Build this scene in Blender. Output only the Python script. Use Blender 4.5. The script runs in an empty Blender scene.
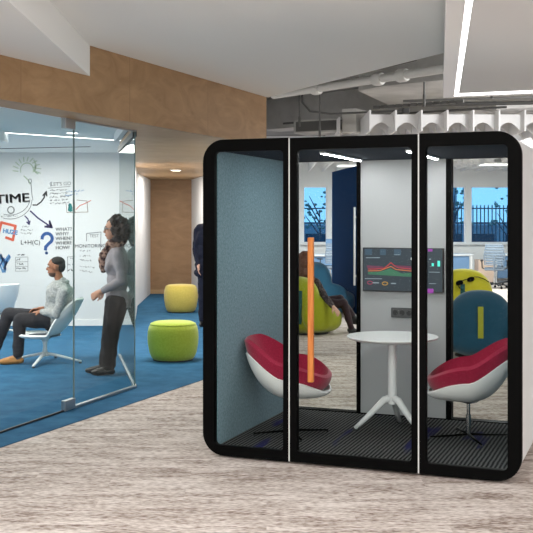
import bpy, bmesh, math, random
from mathutils import Vector, Matrix, noise
random.seed(7)
PI = math.pi
SC = bpy.context.scene
COL = SC.collection

# ------------------------------------------------------------------ camera, world, lights, exposure
cam_d = bpy.data.cameras.new('camera'); cam = bpy.data.objects.new('camera', cam_d); COL.objects.link(cam)
cam.location = (0, 0, 1.68); cam.rotation_euler = (PI/2, 0, 0)
cam_d.sensor_width = 36; cam_d.lens = 1000/533*36; cam_d.shift_y = -(266.5-219)/533
cam_d.clip_end = 200
SC.camera = cam
w = bpy.data.worlds.new('world'); SC.world = w; w.use_nodes = True
bg = w.node_tree.nodes['Background']; bg.inputs[0].default_value = (1.0, .985, .965, 1); bg.inputs[1].default_value = 1.45
SC.view_settings.view_transform = 'Standard'; SC.view_settings.look = 'None'
SC.view_settings.exposure = 0.52; SC.view_settings.gamma = 1; SC.view_settings.use_curve_mapping = False
SC.cycles.use_denoising = True
SC.cycles.max_bounces = 10; SC.cycles.transparent_max_bounces = 24; SC.cycles.transmission_bounces = 8
SC.cycles.sample_clamp_indirect = 6.0

def area(name, loc, size, power, rot=(0, 0, 0), col=(1, 1, 1)):
    d = bpy.data.lights.new(name, 'AREA'); d.shape = 'RECTANGLE'; d.size, d.size_y = size; d.energy = power; d.color = col
    o = bpy.data.objects.new(name, d); COL.objects.link(o); o.location = loc; o.rotation_euler = rot; return o
area('foreground_fill', (1.2, 3.2, 3.1), (3.2, 2.4), 125, col=(1, .985, .965))  # added fill lamp above the view, no fixture behind it
area('entry_fill', (-1.6, 3.0, 2.82), (2.0, 2.4), 60, col=(1, .985, .965))  # added fill under the bulkhead, outside the view
area('meeting_room_fill', (-3.9, 10.2, 2.58), (1.8, 3.0), 95, col=(1, .955, .90))  # added lamp to lift the dim meeting room, not a fixture
area('meeting_room_fill_rear', (-3.2, 13.9, 2.66), (2.0, 1.6), 66, col=(1, .955, .90))  # second added room fill, towards the whiteboard wall
area('baffle_fill', (3.7, 12.3, 3.29), (.9, .25), 42, Vector((-1.5, 2.7, -.12)).to_track_quat('-Z', 'Z').to_euler())  # added lamp right of the view, aimed at the baffles to brighten them
area('lounge_fill', (4.6, 18.5, 3.34), (3.0, 3.0), 90)  # added fill tucked above the baffles to light the lounge
area('lounge_panel_light_a', (1.98, 23.5, 2.915), (.56, .56), 120)
area('lounge_panel_light_b', (5.25, 23.0, 2.915), (.56, .56), 120)
area('lounge_panel_light_c', (6.2, 19.5, 2.915), (.56, .56), 70)
area('lounge_panel_light_d', (3.4, 17.0, 2.915), (.56, .56), 95)
area('plenum_fill_middle', (4.0, 19.8, 3.36), (3.5, 2.5), 40, (PI, 0, 0))  # added lamp aimed upwards to brighten the slab, no real uplight
area('plenum_fill_far', (3.0, 22.5, 3.36), (5.0, 4.0), 7, (PI, 0, 0))  # weaker added fill for the rear of the slab
area('corridor_fill_rear', (-2.0, 20.0, 2.54), (.5, .9), 20, col=(1, .95, .88))  # added fill to brighten the wooden end wall
area('corridor_fill', (-1.75, 16.5, 2.54), (.35, 1.2), 30, col=(1, .93, .85))  # added fill along the corridor, apart from the modelled downlight
area('corridor_fill_near', (-1.15, 12.0, 2.54), (.5, .9), 45, col=(1, .95, .88))  # added fill at the corridor mouth, no fixture there

# ------------------------------------------------------------------ materials
def lin(c):
    return tuple(((v/255)/12.92 if v/255 <= .04045 else ((v/255+.055)/1.055)**2.4) for v in c)
def rgba(c): return (*lin(c), 1)
def mat(name, c, rough=.5, metal=0, spec=.5, emit=None, es=0, bump=None, sheen=0):
    m = bpy.data.materials.new(name); m.use_nodes = True; nt = m.node_tree; b = nt.nodes['Principled BSDF']
    b.inputs['Base Color'].default_value = rgba(c); b.inputs['Roughness'].default_value = rough
    b.inputs['Metallic'].default_value = metal; b.inputs['Specular IOR Level'].default_value = spec
    if sheen: b.inputs['Sheen Weight'].default_value = sheen
    if emit: b.inputs['Emission Color'].default_value = rgba(emit); b.inputs['Emission Strength'].default_value = es
    if bump:
        sc, st = bump
        t = nt.nodes.new('ShaderNodeTexCoord'); n = nt.nodes.new('ShaderNodeTexNoise'); n.inputs['Scale'].default_value = sc
        bp = nt.nodes.new('ShaderNodeBump'); bp.inputs['Strength'].default_value = st; bp.inputs['Distance'].default_value = .01
        nt.links.new(t.outputs['Object'], n.inputs['Vector']); nt.links.new(n.outputs['Fac'], bp.inputs['Height'])
        nt.links.new(bp.outputs['Normal'], b.inputs['Normal'])
    return m
def mottled(name, c1, c2, scale, rough=.8, vec=(1, 1, 1), detail=6, lo=.35, hi=.65, bump=0, rot=0, dist=0, extra=None, spec=.3, sheen=0):
    """two-colour procedural noise, stretched by vec"""
    m = mat(name, c1, rough, spec=spec, sheen=sheen); nt = m.node_tree; b = nt.nodes['Principled BSDF']
    t = nt.nodes.new('ShaderNodeTexCoord'); mp = nt.nodes.new('ShaderNodeMapping'); mp.inputs['Scale'].default_value = vec
    mp.inputs['Rotation'].default_value = (0, 0, rot)
    n = nt.nodes.new('ShaderNodeTexNoise'); n.inputs['Scale'].default_value = scale; n.inputs['Detail'].default_value = detail
    n.inputs['Distortion'].default_value = dist; n.inputs['Roughness'].default_value = .6
    r = nt.nodes.new('ShaderNodeValToRGB'); r.color_ramp.elements[0].position = lo; r.color_ramp.elements[1].position = hi
    r.color_ramp.elements[0].color = rgba(c1); r.color_ramp.elements[1].color = rgba(c2)
    nt.links.new(t.outputs['Object'], mp.inputs['Vector']); nt.links.new(mp.outputs['Vector'], n.inputs['Vector'])
    nt.links.new(n.outputs['Fac'], r.inputs['Fac']); nt.links.new(r.outputs['Color'], b.inputs['Base Color'])
    if bump:
        bp = nt.nodes.new('ShaderNodeBump'); bp.inputs['Strength'].default_value = bump; bp.inputs['Distance'].default_value = .004
        nt.links.new(n.outputs['Fac'], bp.inputs['Height']); nt.links.new(bp.outputs['Normal'], b.inputs['Normal'])
    return m
def glass(name, tint=(255, 255, 255), ior=1.2, rough=0.0, refl=.8):
    m = bpy.data.materials.new(name); m.use_nodes = True; nt = m.node_tree
    nt.nodes.remove(nt.nodes['Principled BSDF']); out = nt.nodes['Material Output']
    tr = nt.nodes.new('ShaderNodeBsdfTransparent'); tr.inputs[0].default_value = rgba(tint)
    gl = nt.nodes.new('ShaderNodeBsdfGlossy'); gl.inputs['Roughness'].default_value = rough; gl.inputs[0].default_value = (refl, refl, refl, 1)
    r0 = ((ior-1)/(ior+1))**2                     # Schlick reflectance of a thin sheet, the same from both sides
    lw = nt.nodes.new('ShaderNodeLayerWeight'); lw.inputs[0].default_value = .5
    pw = nt.nodes.new('ShaderNodeMath'); pw.operation = 'POWER'; pw.inputs[1].default_value = 5; nt.links.new(lw.outputs['Facing'], pw.inputs[0])
    fr = nt.nodes.new('ShaderNodeMath'); fr.operation = 'MULTIPLY_ADD'; fr.inputs[1].default_value = 1-r0; fr.inputs[2].default_value = r0; nt.links.new(pw.outputs[0], fr.inputs[0])
    mx = nt.nodes.new('ShaderNodeMixShader')
    nt.links.new(fr.outputs[0], mx.inputs[0]); nt.links.new(tr.outputs[0], mx.inputs[1]); nt.links.new(gl.outputs[0], mx.inputs[2])
    nt.links.new(mx.outputs[0], out.inputs[0]); return m

M = {}
M['ceiling'] = mat('ceiling_paint', (238, 239, 237), .9, bump=(6, .02))
M['cloud'] = mat('raft_paint', (232, 233, 233), .9)
M['white_wall'] = mat('wall_paint', (238, 239, 240), .8, bump=(40, .02))
M['board'] = mat('whiteboard', (222, 223, 224), .35)
M['white_gloss'] = mat('white_gloss', (240, 240, 240), .3)
M['pod_side'] = mat('pod_side_laminate', (233, 234, 234), .4)
M['grey_panel'] = mat('pod_panel_laminate', (178, 179, 181), .45)
M['black_metal'] = mat('black_powder_coat', (4, 4, 4), .55, spec=.06)
M['dark_plastic'] = mat('dark_plastic', (38, 38, 40), .5)
M['seal'] = mat('white_seal', (235, 235, 232), .5)
M['chrome'] = mat('polished_aluminium', (200, 202, 204), .2, 1)
M['steel'] = mat('brushed_steel', (180, 183, 186), .35, 1)
M['white_metal'] = mat('white_powder_coat', (235, 236, 238), .35)
M['led'] = mat('led_lens', (255, 255, 255), .5, emit=(255, 255, 255), es=3.0)
M['led_soft'] = mat('led_diffuser', (255, 255, 255), .5, emit=(255, 253, 248), es=2.0)
M['pod_led'] = mat('pod_led_diffuser', (255, 255, 255), .5, emit=(255, 255, 255), es=60)
M['down'] = mat('downlight_lens', (255, 240, 210), .5, emit=(255, 244, 225), es=3.0)
M['glass'] = glass('clear_glass', (251, 253, 252), 1.06, refl=.5)
M['room_glass'] = glass('room_glass', (247, 251, 250), 1.3, refl=.4)
M['side_glass'] = glass('green_tinted_glass', (196, 215, 212), 1.45)
M['window_glass'] = glass('blue_solar_glass', (168, 208, 236), 1.2, refl=.5)
M['glass_edge'] = mat('glass_edge', (120, 138, 136), .2)
M['felt'] = mottled('blue_grey_felt', (90, 120, 134), (118, 146, 158), 55, .95, bump=.3, detail=4, sheen=.2)
M['navy_felt'] = mottled('navy_felt', (14, 28, 46), (20, 38, 58), 60, .95)
M['navy'] = mottled('navy_fabric_wall', (6, 54, 104), (9, 62, 116), 30, .9, spec=.05)
M['red'] = mottled('crimson_wool', (150, 22, 56), (166, 30, 66), 80, .9, sheen=.3)
M['lime'] = mottled('lime_wool', (152, 158, 20), (166, 172, 32), 60, .9, sheen=.3, bump=.1)
M['ott_green'] = mottled('apple_green_felt', (160, 176, 54), (174, 190, 68), 50, .9, sheen=.3, bump=.15)
M['ott_yellow'] = mottled('mustard_felt', (198, 180, 84), (210, 192, 98), 50, .9, sheen=.3, bump=.15)
M['yellow'] = mottled('yellow_wool', (186, 176, 34), (200, 190, 44), 60, .9, sheen=.3)
M['teal'] = mottled('teal_blue_wool', (24, 72, 96), (34, 86, 112), 70, .9, sheen=.3, bump=.2)
M['blue'] = mottled('blue_wool', (56, 118, 156), (70, 132, 168), 60, .9, sheen=.3)
M['teal_strap'] = mat('dark_teal_strap', (22, 82, 82), .7)
M['lime_strap'] = mat('lime_strap', (170, 172, 40), .6)
M['oak_handle'] = mottled('orange_wood', (196, 112, 50), (222, 140, 72), 8, .45, vec=(6, 6, .6))
M['desk_top'] = mat('desk_top', (232, 236, 240), .4)
M['desk_blue'] = mat('blue_grey_screen', (108, 142, 180), .7)
M['cab_beige'] = mat('beige_side', (200, 176, 160), .6)
M['chair_grey'] = mat('light_grey_mesh', (112, 126, 142), .6)
M['ext_wall'] = mottled('exterior_facade', (120, 140, 158), (150, 168, 182), 1.2, .8)
M['ext_dark'] = mat('exterior_dark', (52, 66, 84), .6)
M['ext_light'] = mat('exterior_light', (170, 190, 205), .7)
M['foliage'] = mottled('foliage', (90, 116, 116), (120, 144, 138), 3, .8)
M['plenum'] = mottled('plenum_slab', (112, 112, 110), (170, 170, 167), 1.4, .9, vec=(1, 3, 1), lo=.3, hi=.7)
M['beam'] = mottled('beam_paint', (160, 160, 157), (205, 205, 202), 1.1, .9, lo=.3, hi=.7)
M['pipe'] = mat('pipe_paint', (214, 214, 210), .5)
M['pipe_dark'] = mat('pipe_grey', (84, 84, 82), .6)

def wood(name, c1, c2, c3, panel=1.22, ax='X'):
    m = mottled(name, c1, c2, 1.6, .5, vec=(1.0, 1.0, 2.6), detail=10, lo=.3, hi=.72, dist=1.8, spec=.35)
    nt = m.node_tree; b = nt.nodes['Principled BSDF']; ramp = [n for n in nt.nodes if n.type == 'VALTORGB'][0]
    t = [n for n in nt.nodes if n.type == 'TEX_COORD'][0]
    sx = nt.nodes.new('ShaderNodeSeparateXYZ'); nt.links.new(t.outputs['Object'], sx.inputs[0])
    dv = nt.nodes.new('ShaderNodeMath'); dv.operation = 'DIVIDE'; dv.inputs[1].default_value = panel
    fl = nt.nodes.new('ShaderNodeMath'); fl.operation = 'FLOOR'
    wn = nt.nodes.new('ShaderNodeTexWhiteNoise'); wn.noise_dimensions = '1D'
    nt.links.new(sx.outputs[ax], dv.inputs[0]); nt.links.new(dv.outputs[0], fl.inputs[0]); nt.links.new(fl.outputs[0], wn.inputs['W'])
    mx = nt.nodes.new('ShaderNodeMix'); mx.data_type = 'RGBA'; mx.inputs['B'].default_value = rgba(c3)
    ml = nt.nodes.new('ShaderNodeMath'); ml.operation = 'MULTIPLY'; ml.inputs[1].default_value = .6
    nt.links.new(wn.outputs['Value'], ml.inputs[0]); nt.links.new(ml.outputs[0], mx.inputs['Factor'])
    nt.links.new(ramp.outputs['Color'], mx.inputs['A'])
    # seam between boards
    fr = nt.nodes.new('ShaderNodeMath'); fr.operation = 'FRACT'; nt.links.new(dv.outputs[0], fr.inputs[0])
    lt = nt.nodes.new('ShaderNodeMath'); lt.operation = 'LESS_THAN'; lt.inputs[1].default_value = .006; nt.links.new(fr.outputs[0], lt.inputs[0])
    m2 = nt.nodes.new('ShaderNodeMix'); m2.data_type = 'RGBA'; m2.inputs['B'].default_value = rgba((146, 114, 82))
    nt.links.new(lt.outputs[0], m2.inputs['Factor']); nt.links.new(mx.outputs['Result'], m2.inputs['A'])
    nt.links.new(m2.outputs['Result'], b.inputs['Base Color']); return m
M['wood'] = wood('maple_plywood', (180, 146, 108), (148, 115, 80), (126, 98, 68), .62)
M['wood_soffit'] = wood('maple_soffit', (196, 164, 126), (172, 138, 100), (158, 124, 88), 1.2, 'Y')
M['wood_end'] = wood('maple_end', (184, 148, 112), (160, 126, 94), (154, 120, 88), 5)
M['wood_base'] = mat('maple_base', (196, 164, 124), .5)

def floor_carpet():
    m = mat('streaked_carpet_tile', (180, 170, 160), .95, spec=.1); nt = m.node_tree; b = nt.nodes['Principled BSDF']; N = nt.nodes.new; K = nt.links.new
    t = N('ShaderNodeTexCoord')
    mp = N('ShaderNodeMapping'); mp.inputs['Scale'].default_value = (.8, 3.4, 1); mp.inputs['Rotation'].default_value = (0, 0, .0)
    n1 = N('ShaderNodeTexNoise'); n1.inputs['Scale'].default_value = 2.6; n1.inputs['Detail'].default_value = 8; n1.inputs['Roughness'].default_value = .7
    n1.inputs['Distortion'].default_value = .3
    # plank tiles 0.9 x 0.22 each with its own offset of the streaks
    br = N('ShaderNodeTexBrick'); br.offset = .5; br.inputs['Scale'].default_value = 1.0; br.inputs['Brick Width'].default_value = 1.0
    br.inputs['Row Height'].default_value = .25; br.inputs['Mortar Size'].default_value = 0.0; br.inputs['Color1'].default_value = (0, 0, 0, 1); br.inputs['Color2'].default_value = (1, 1, 1, 1)
    K(t.outputs['Object'], br.inputs['Vector'])
    add = N('ShaderNodeVectorMath'); add.operation = 'ADD'
    sc = N('ShaderNodeVectorMath'); sc.operation = 'SCALE'; sc.inputs['Scale'].default_value = 2.2
    K(br.outputs['Color'], sc.inputs[0]); K(t.outputs['Object'], mp.inputs['Vector']); K(mp.outputs['Vector'], add.inputs[0]); K(sc.outputs[0], add.inputs[1])
    K(add.outputs[0], n1.inputs['Vector'])
    n2 = N('ShaderNodeTexNoise'); n2.inputs['Scale'].default_value = 45; n2.inputs['Detail'].default_value = 3
    mp2 = N('ShaderNodeMapping'); mp2.inputs['Scale'].default_value = (.5, 1.3, 1); K(t.outputs['Object'], mp2.inputs['Vector']); K(mp2.outputs[0], n2.inputs['Vector'])
    mx = N('ShaderNodeMix'); mx.data_type = 'FLOAT'; mx.inputs['Factor'].default_value = .46; K(n1.outputs['Fac'], mx.inputs['A']); K(n2.outputs['Fac'], mx.inputs['B'])
    r = N('ShaderNodeValToRGB'); e = r.color_ramp.elements; e[0].position = .39; e[0].color = rgba((134, 117, 108)); e[1].position = .58; e[1].color = rgba((222, 212, 206))
    k = r.color_ramp.elements.new(.47); k.color = rgba((183, 170, 162))
    K(mx.outputs['Result'], r.inputs['Fac']); K(r.outputs['Color'], b.inputs['Base Color'])
    bp = N('ShaderNodeBump'); bp.inputs['Strength'].default_value = .3; bp.inputs['Distance'].default_value = .004; K(n2.outputs['Fac'], bp.inputs['Height']); K(bp.outputs[0], b.inputs['Normal'])
    return m
M['floor'] = floor_carpet()
M['blue_carpet'] = mottled('blue_carpet', (44, 90, 124), (58, 106, 140), 5, .95, vec=(1, 1, 1), detail=8, bump=.2, spec=.1)

def pod_carpet():
    m = mat('ribbed_charcoal_carpet', (40, 40, 42), .95, spec=.1); nt = m.node_tree; b = nt.nodes['Principled BSDF']; N = nt.nodes.new; K = nt.links.new
    t = N('ShaderNodeTexCoord'); wv = N('ShaderNodeTexWave'); wv.wave_type = 'BANDS'; wv.bands_direction = 'X'; wv.inputs['Scale'].default_value = 11; wv.inputs['Distortion'].default_value = 1.0
    K(t.outputs['Object'], wv.inputs['Vector'])
    r = N('ShaderNodeValToRGB'); e = r.color_ramp.elements; e[0].color = rgba((26, 26, 28)); e[1].color = rgba((100, 100, 100)); e[0].position = .2; K(wv.outputs['Fac'], r.inputs['Fac'])
    w2 = N('ShaderNodeTexNoise'); w2.inputs['Scale'].default_value = 1.0; mp = N('ShaderNodeMapping'); mp.inputs['Scale'].default_value = (3.6, .7, 1); mp.inputs['Location'].default_value = (.3, .1, 0)
    K(t.outputs['Object'], mp.inputs[0]); K(mp.outputs[0], w2.inputs['Vector'])
    r2 = N('ShaderNodeValToRGB'); e = r2.color_ramp.elements; e[0].color = (0, 0, 0, 1); e[1].color = (1, 1, 1, 1); e[0].position = .58; e[1].position = .62; K(w2.outputs['Fac'], r2.inputs['Fac'])
    mx = N('ShaderNodeMix'); mx.data_type = 'RGBA'; mx.inputs['B'].default_value = rgba((38, 38, 82)); K(r.outputs[0], mx.inputs['A']); K(r2.outputs[0], mx.inputs['Factor'])
    K(mx.outputs['Result'], b.inputs['Base Color'])
    bp = N('ShaderNodeBump'); bp.inputs['Strength'].default_value = .5; bp.inputs['Distance'].default_value = .005; K(wv.outputs['Fac'], bp.inputs['Height']); K(bp.outputs[0], b.inputs['Normal'])
    return m
M['pod_carpet'] = pod_carpet()

# ------------------------------------------------------------------ helpers
def link(name, me, m, parent=None, smooth=False, loc=None):
    me.name = name
    if m is not None: me.materials.clear(); me.materials.append(m)
    if smooth:
        for p in me.polygons: p.use_smooth = True
    o = bpy.data.objects.new(name, me); COL.objects.link(o)
    if parent is not None: o.parent = parent
    if loc is not None: o.location = loc
    return o
def obj(name, bm, m, parent=None, smooth=False, loc=None, auto=False):
    bmesh.ops.recalc_face_normals(bm, faces=bm.faces)
    me = bpy.data.meshes.new(name); bm.to_mesh(me); bm.free()
    if auto:
        for p in me.polygons: p.use_smooth = True
        me.set_sharp_from_angle(angle=math.radians(35))
    return link(name, me, m, parent, smooth, loc)
def tag(o, label, cat, group=None):
    o['label'] = label; o['category'] = cat
    if group: o['group'] = group
    return o
def thing(name, label, cat, loc=(0, 0, 0), rz=0, group=None):
    o = bpy.data.objects.new(name, None); COL.objects.link(o); o.location = loc; o.rotation_euler = (0, 0, rz); o.empty_display_size = .1
    return tag(o, label, cat, group)
def struct(o): o['kind'] = 'structure'; return o
def copy_tree(o, parent=None):
    c = o.copy(); COL.objects.link(c); c.parent = parent
    for ch in list(o.children): copy_tree(ch, c)
    return c
def B(): return bmesh.new()
def box(bm, x0, x1, y0, y1, z0, z1, bev=0, seg=2, rot=None):
    vs = bmesh.ops.create_cube(bm, size=1)['verts']
    for v in vs:
        v.co = Vector(((x0+x1)/2+v.co.x*(x1-x0), (y0+y1)/2+v.co.y*(y1-y0), (z0+z1)/2+v.co.z*(z1-z0)))
    if rot is not None:
        for v in vs: v.co = rot @ v.co
    if bev:
        es = list({e for v in vs for e in v.link_edges})
        bmesh.ops.bevel(bm, geom=es, offset=bev, segments=seg, affect='EDGES', profile=.5)
    return bm
def prism(bm, pts, z0, z1):
    a = [bm.verts.new((x, y, z0)) for x, y in pts]; b = [bm.verts.new((x, y, z1)) for x, y in pts]; n = len(pts)
    bm.faces.new(a[::-1]); bm.faces.new(b)
    for i in range(n): bm.faces.new((a[i], a[(i+1) % n], b[(i+1) % n], b[i]))
    return bm
def strip_wall(bm, p, q, th, z0, z1):
    """upright slab from p to q, thickness th to the left of p->q"""
    d = Vector((q[0]-p[0], q[1]-p[1])).normalized(); n = Vector((-d.y, d.x))*th
    return prism(bm, [p, q, (q[0]+n.x, q[1]+n.y), (p[0]+n.x, p[1]+n.y)], z0, z1)
def frame_of(d):
    d = d.normalized(); a = Vector((0, 0, 1)) if abs(d.z) < .9 else Vector((1, 0, 0))
    u = d.cross(a).normalized(); v = d.cross(u).normalized(); return u, v
def tube(bm, pts, r, seg=10, cap=True, flat=1.0):
    pts = [Vector(p) for p in pts]; n = len(pts); rr = r if isinstance(r, (list, tuple)) else [r]*n
    rings = []; u = None
    for i, p in enumerate(pts):
        d = (pts[min(i+1, n-1)]-pts[max(i-1, 0)]).normalized()
        if u is None: u, v = frame_of(d)
        else:
            u = (u-d*u.dot(d)).normalized()
        v = d.cross(u)
        rings.append([bm.verts.new(p+u*math.cos(2*PI*k/seg)*rr[i]+v*math.sin(2*PI*k/seg)*rr[i]*flat) for k in range(seg)])
    for a, b in zip(rings, rings[1:]):
        for k in range(seg): bm.faces.new((a[k], a[(k+1) % seg], b[(k+1) % seg], b[k]))
    if cap: bm.faces.new(rings[0][::-1]); bm.faces.new(rings[-1])
    return bm
def lathe(bm, prof, c=(0, 0), seg=48, sq=0):
    rings = []
    for r, z in prof:
        if r < 1e-5: rings.append([bm.verts.new((c[0], c[1], z))])
        else: rings.append([bm.verts.new((c[0]+r*math.cos(2*PI*k/seg), c[1]+r*math.sin(2*PI*k/seg), z)) for k in range(seg)])
    for a, b in zip(rings, rings[1:]):
        if len(a) == 1 and len(b) == 1: continue
        for k in range(seg):
            k2 = (k+1) % seg
            if len(a) == 1: bm.faces.new((a[0], b[k], b[k2]))
            elif len(b) == 1: bm.faces.new((a[k], a[k2], b[0]))
            else: bm.faces.new((a[k], a[k2], b[k2], b[k]))
    return bm
def ell(bm, c, s, R=None, seg=20, p=1.0):
    vs = bmesh.ops.create_uvsphere(bm, u_segments=seg, v_segments=max(8, seg//2+2), radius=1)['verts']
    c = Vector(c)
    for v in vs:
        q = v.co
        if p != 1.0:
            q = Vector([math.copysign(abs(k)**p, k) for k in q])
        q = Vector((q.x*s[0], q.y*s[1], q.z*s[2]))
        if R is not None: q = R @ q
        v.co = c+q
    return bm
def cap(bm, a, b, r0, r1):
    a, b = Vector(a), Vector(b); d = b-a; L = d.length
    ell(bm, a, (r0,)*3, seg=12); ell(bm, b, (r1,)*3, seg=12)
    if L < 1e-4: return bm
    u, v = frame_of(d); seg = 14; n = 4; rings = []
    for i in range(n+1):
        t = i/n; p = a+d*t; r = (r0+(r1-r0)*t)*.995
        rings.append([bm.verts.new(p+(u*math.cos(2*PI*k/seg)+v*math.sin(2*PI*k/seg))*r) for k in range(seg)])
    for x, y in zip(rings, rings[1:]):
        for k in range(seg): bm.faces.new((x[k], x[(k+1) % seg], y[(k+1) % seg], y[k]))
    bm.faces.new(rings[0][::-1]); bm.faces.new(rings[-1]); return bm
def chain(bm, pts, rs):
    for i in range(len(pts)-1): cap(bm, pts[i], pts[i+1], rs[i], rs[i+1])
    return bm
def fuse(bm, voxel, smooth=3, cut=None, rough=None):
    """melt overlapping closed shapes into one continuous surface"""
    bmesh.ops.recalc_face_normals(bm, faces=bm.faces)
    me = bpy.data.meshes.new('tmp'); bm.to_mesh(me); bm.free(); o = bpy.data.objects.new('tmp', me); COL.objects.link(o)
    r = o.modifiers.new('r', 'REMESH'); r.mode = 'VOXEL'; r.voxel_size = voxel; r.use_smooth_shade = True
    if smooth: s = o.modifiers.new('s', 'SMOOTH'); s.factor = .5; s.iterations = smooth
    bpy.context.view_layer.update(); dg = bpy.context.evaluated_depsgraph_get()
    m2 = bpy.data.meshes.new_from_object(o.evaluated_get(dg)); bpy.data.objects.remove(o); bpy.data.meshes.remove(me)
    for p in m2.polygons: p.use_smooth = True
    if rough:
        am, fq = rough
        for v in m2.vertices: v.co += v.normal*am*noise.noise(v.co*fq)
    return m2
def rrect(x0, x1, z0, z1, r, corners=(1, 1, 1, 1), n=10):
    """counter-clockwise outline from bottom-left; corners bl, br, tr, tl"""
    out = []
    for k, (cx, cz, a0) in enumerate(((x0, z0, PI), (x1, z0, 1.5*PI), (x1, z1, 0), (x0, z1, .5*PI))):
        rr = r*corners[k] if isinstance(corners[k], (int, float)) else r
        if rr <= 0: out.append((cx, cz)); continue
        ox = cx+rr if k in (0, 3) else cx-rr; oz = cz+rr if k in (0, 1) else cz-rr
        for i in range(n+1):
            a = a0+.5*PI*i/n; out.append((ox+rr*math.cos(a), oz+rr*math.sin(a)))
    return out
def plate(name, outer, holes, y0, y1, m, parent, bevel=0.0):
    """flat plate in the xz plane with holes, between y0 and y1"""
    c = bpy.data.curves.new('tmp', 'CURVE'); c.dimensions = '2D'; c.fill_mode = 'BOTH'
    for lp in [outer]+holes:
        s = c.splines.new('POLY'); s.points.add(len(lp)-1); s.use_cyclic_u = True
        for i, (x, z) in enumerate(lp): s.points[i].co = (x, z, 0, 1)
    c.extrude = (y1-y0)/2-bevel; c.bevel_depth = bevel; c.bevel_resolution = 1; c.offset = -bevel
    o = bpy.data.objects.new('tmp', c); COL.objects.link(o); bpy.context.view_layer.update()
    me = bpy.data.meshes.new_from_object(o.evaluated_get(bpy.context.evaluated_depsgraph_get()))
    bpy.data.objects.remove(o); bpy.data.curves.remove(c)
    me.transform(Matrix.Translation((0, (y0+y1)/2, 0)) @ Matrix.Rotation(PI/2, 4, 'X'))
    return link(name, me, m, parent)
def text_mesh(txt, size, ext=.001, align='LEFT', bold=0.0):
    c = bpy.data.curves.new('tmp', 'FONT'); c.body = txt; c.size = size; c.extrude = ext; c.align_x = align; c.offset = bold
    o = bpy.data.objects.new('tmp', c); COL.objects.link(o); bpy.context.view_layer.update()
    me = bpy.data.meshes.new_from_object(o.evaluated_get(bpy.context.evaluated_depsgraph_get()))
    bpy.data.objects.remove(o); bpy.data.curves.remove(c)
    me.transform(Matrix.Rotation(PI/2, 4, 'X')); return me

# ------------------------------------------------------------------ setting
FA, FB = (-1.955, 7.336), (0.0, 12.02)          # fascia / carpet edge line
def fas(Y): return -1.955+(Y-7.336)*.4174
def gls(Y): return -2.08+(Y-7.81)*.363          # front glass line
GC = (-1.307, 9.94); GS = (-1.80, 12.26)        # glass corner and back end of the side pane

b = B(); prism(b, [(-8, -2), (12, -2), (12, 28.2), (-8, 28.2)], -.1, 0); struct(obj('floor', b, M['floor']))
b = B(); prism(b, [(fas(4), 4), (-.30, fas(0) and 7.336+(-.30+1.955)/.4174), (-1.28, 20.4), (-1.69, 22.4), (-6, 22.4), (-6, 4)], .001, .006)
struct(obj('floor_blue', b, M['blue_carpet']))
b = B(); prism(b, [(-6, -2), (6.77, -2), (0.02, 12.03), (-6, 12.03)], 3.145, 3.26); struct(obj('ceiling', b, M['ceiling']))
b = B(); prism(b, [(-5, 8), (12, 8), (12, 28.2), (-5, 28.2)], 4.0, 4.15); struct(obj('ceiling_slab', b, M['plenum']))
# dropped bulkhead in front of the fascia
b = B(); yb = 7.336+(-1.43+1.955)/.4174
prism(b, [(-6, 1.0), (-1.33, 1.0), (-1.5, yb-.17), (-6, -2+.5)], 2.885, 3.144) if False else prism(b, [(-4.6, 1.0), (-1.33, 1.0), (-1.49, 7.336+(-1.49+1.955)/.4174-.015), (-4.6, 1.02)], 2.885, 3.144)
struct(obj('ceiling_bulkhead', b, M['ceiling']))
# wood fascia, soffit, end wall
b = B(); strip_wall(b, (fas(1.6), 1.6), (0.0, 12.02), .05, 2.56, 3.144)
o = struct(obj('wall_fascia', b, M['wood']))
b = B(); e = Vector((.363, 1)).normalized()
prism(b, [(fas(3.0)-.06, 3.0), (-.06, 12.02), (-.30, 12.4), (-1.28, 20.4), (-1.69, 22.4), (-2.6, 22.4), (-2.5, 19.3), (-2.07, 15.7), (GS[0]-.0, GS[1]), (GC[0]-.02, GC[1]+.02), (gls(3.0), 3.0)], 2.56, 2.62)
struct(obj('ceiling_soffit', b, M['wood_soffit']))
b = B(); strip_wall(b, (-2.65, 22.4), (-1.6, 22.4), .15, .10, 2.56); struct(obj('wall_end', b, M['wood_end']))
b = B(); strip_wall(b, (-2.65, 22.385), (-1.6, 22.385), .15, .0, .10); struct(obj('baseboard_end', b, M['wood_base']))
# corridor walls
b = B(); prism(b, [(-2.07, 15.7), (-2.49, 19.3), (-2.6, 22.4), (-3.4, 22.4), (-3.4, 15.86), (-2.2, 15.86)], 0, 2.56); struct(obj('wall_corridor', b, M['white_wall']))
b = B(); prism(b, [(-.07, 12.08), (-.26, 12.08), (-1.27, 20.4), (-1.68, 22.4), (-1.68, 28), (-.3, 28)], 0, 3.999); struct(obj('wall_right', b, M['white_wall']))
b = B(); prism(b, [(-.272, 12.1), (-1.288, 20.4), (-1.70, 22.37), (-1.685, 22.39), (-1.27, 20.4), (-.255, 12.1)], 0.006, .12); struct(obj('baseboard_right', b, M['wood_base']))
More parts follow.
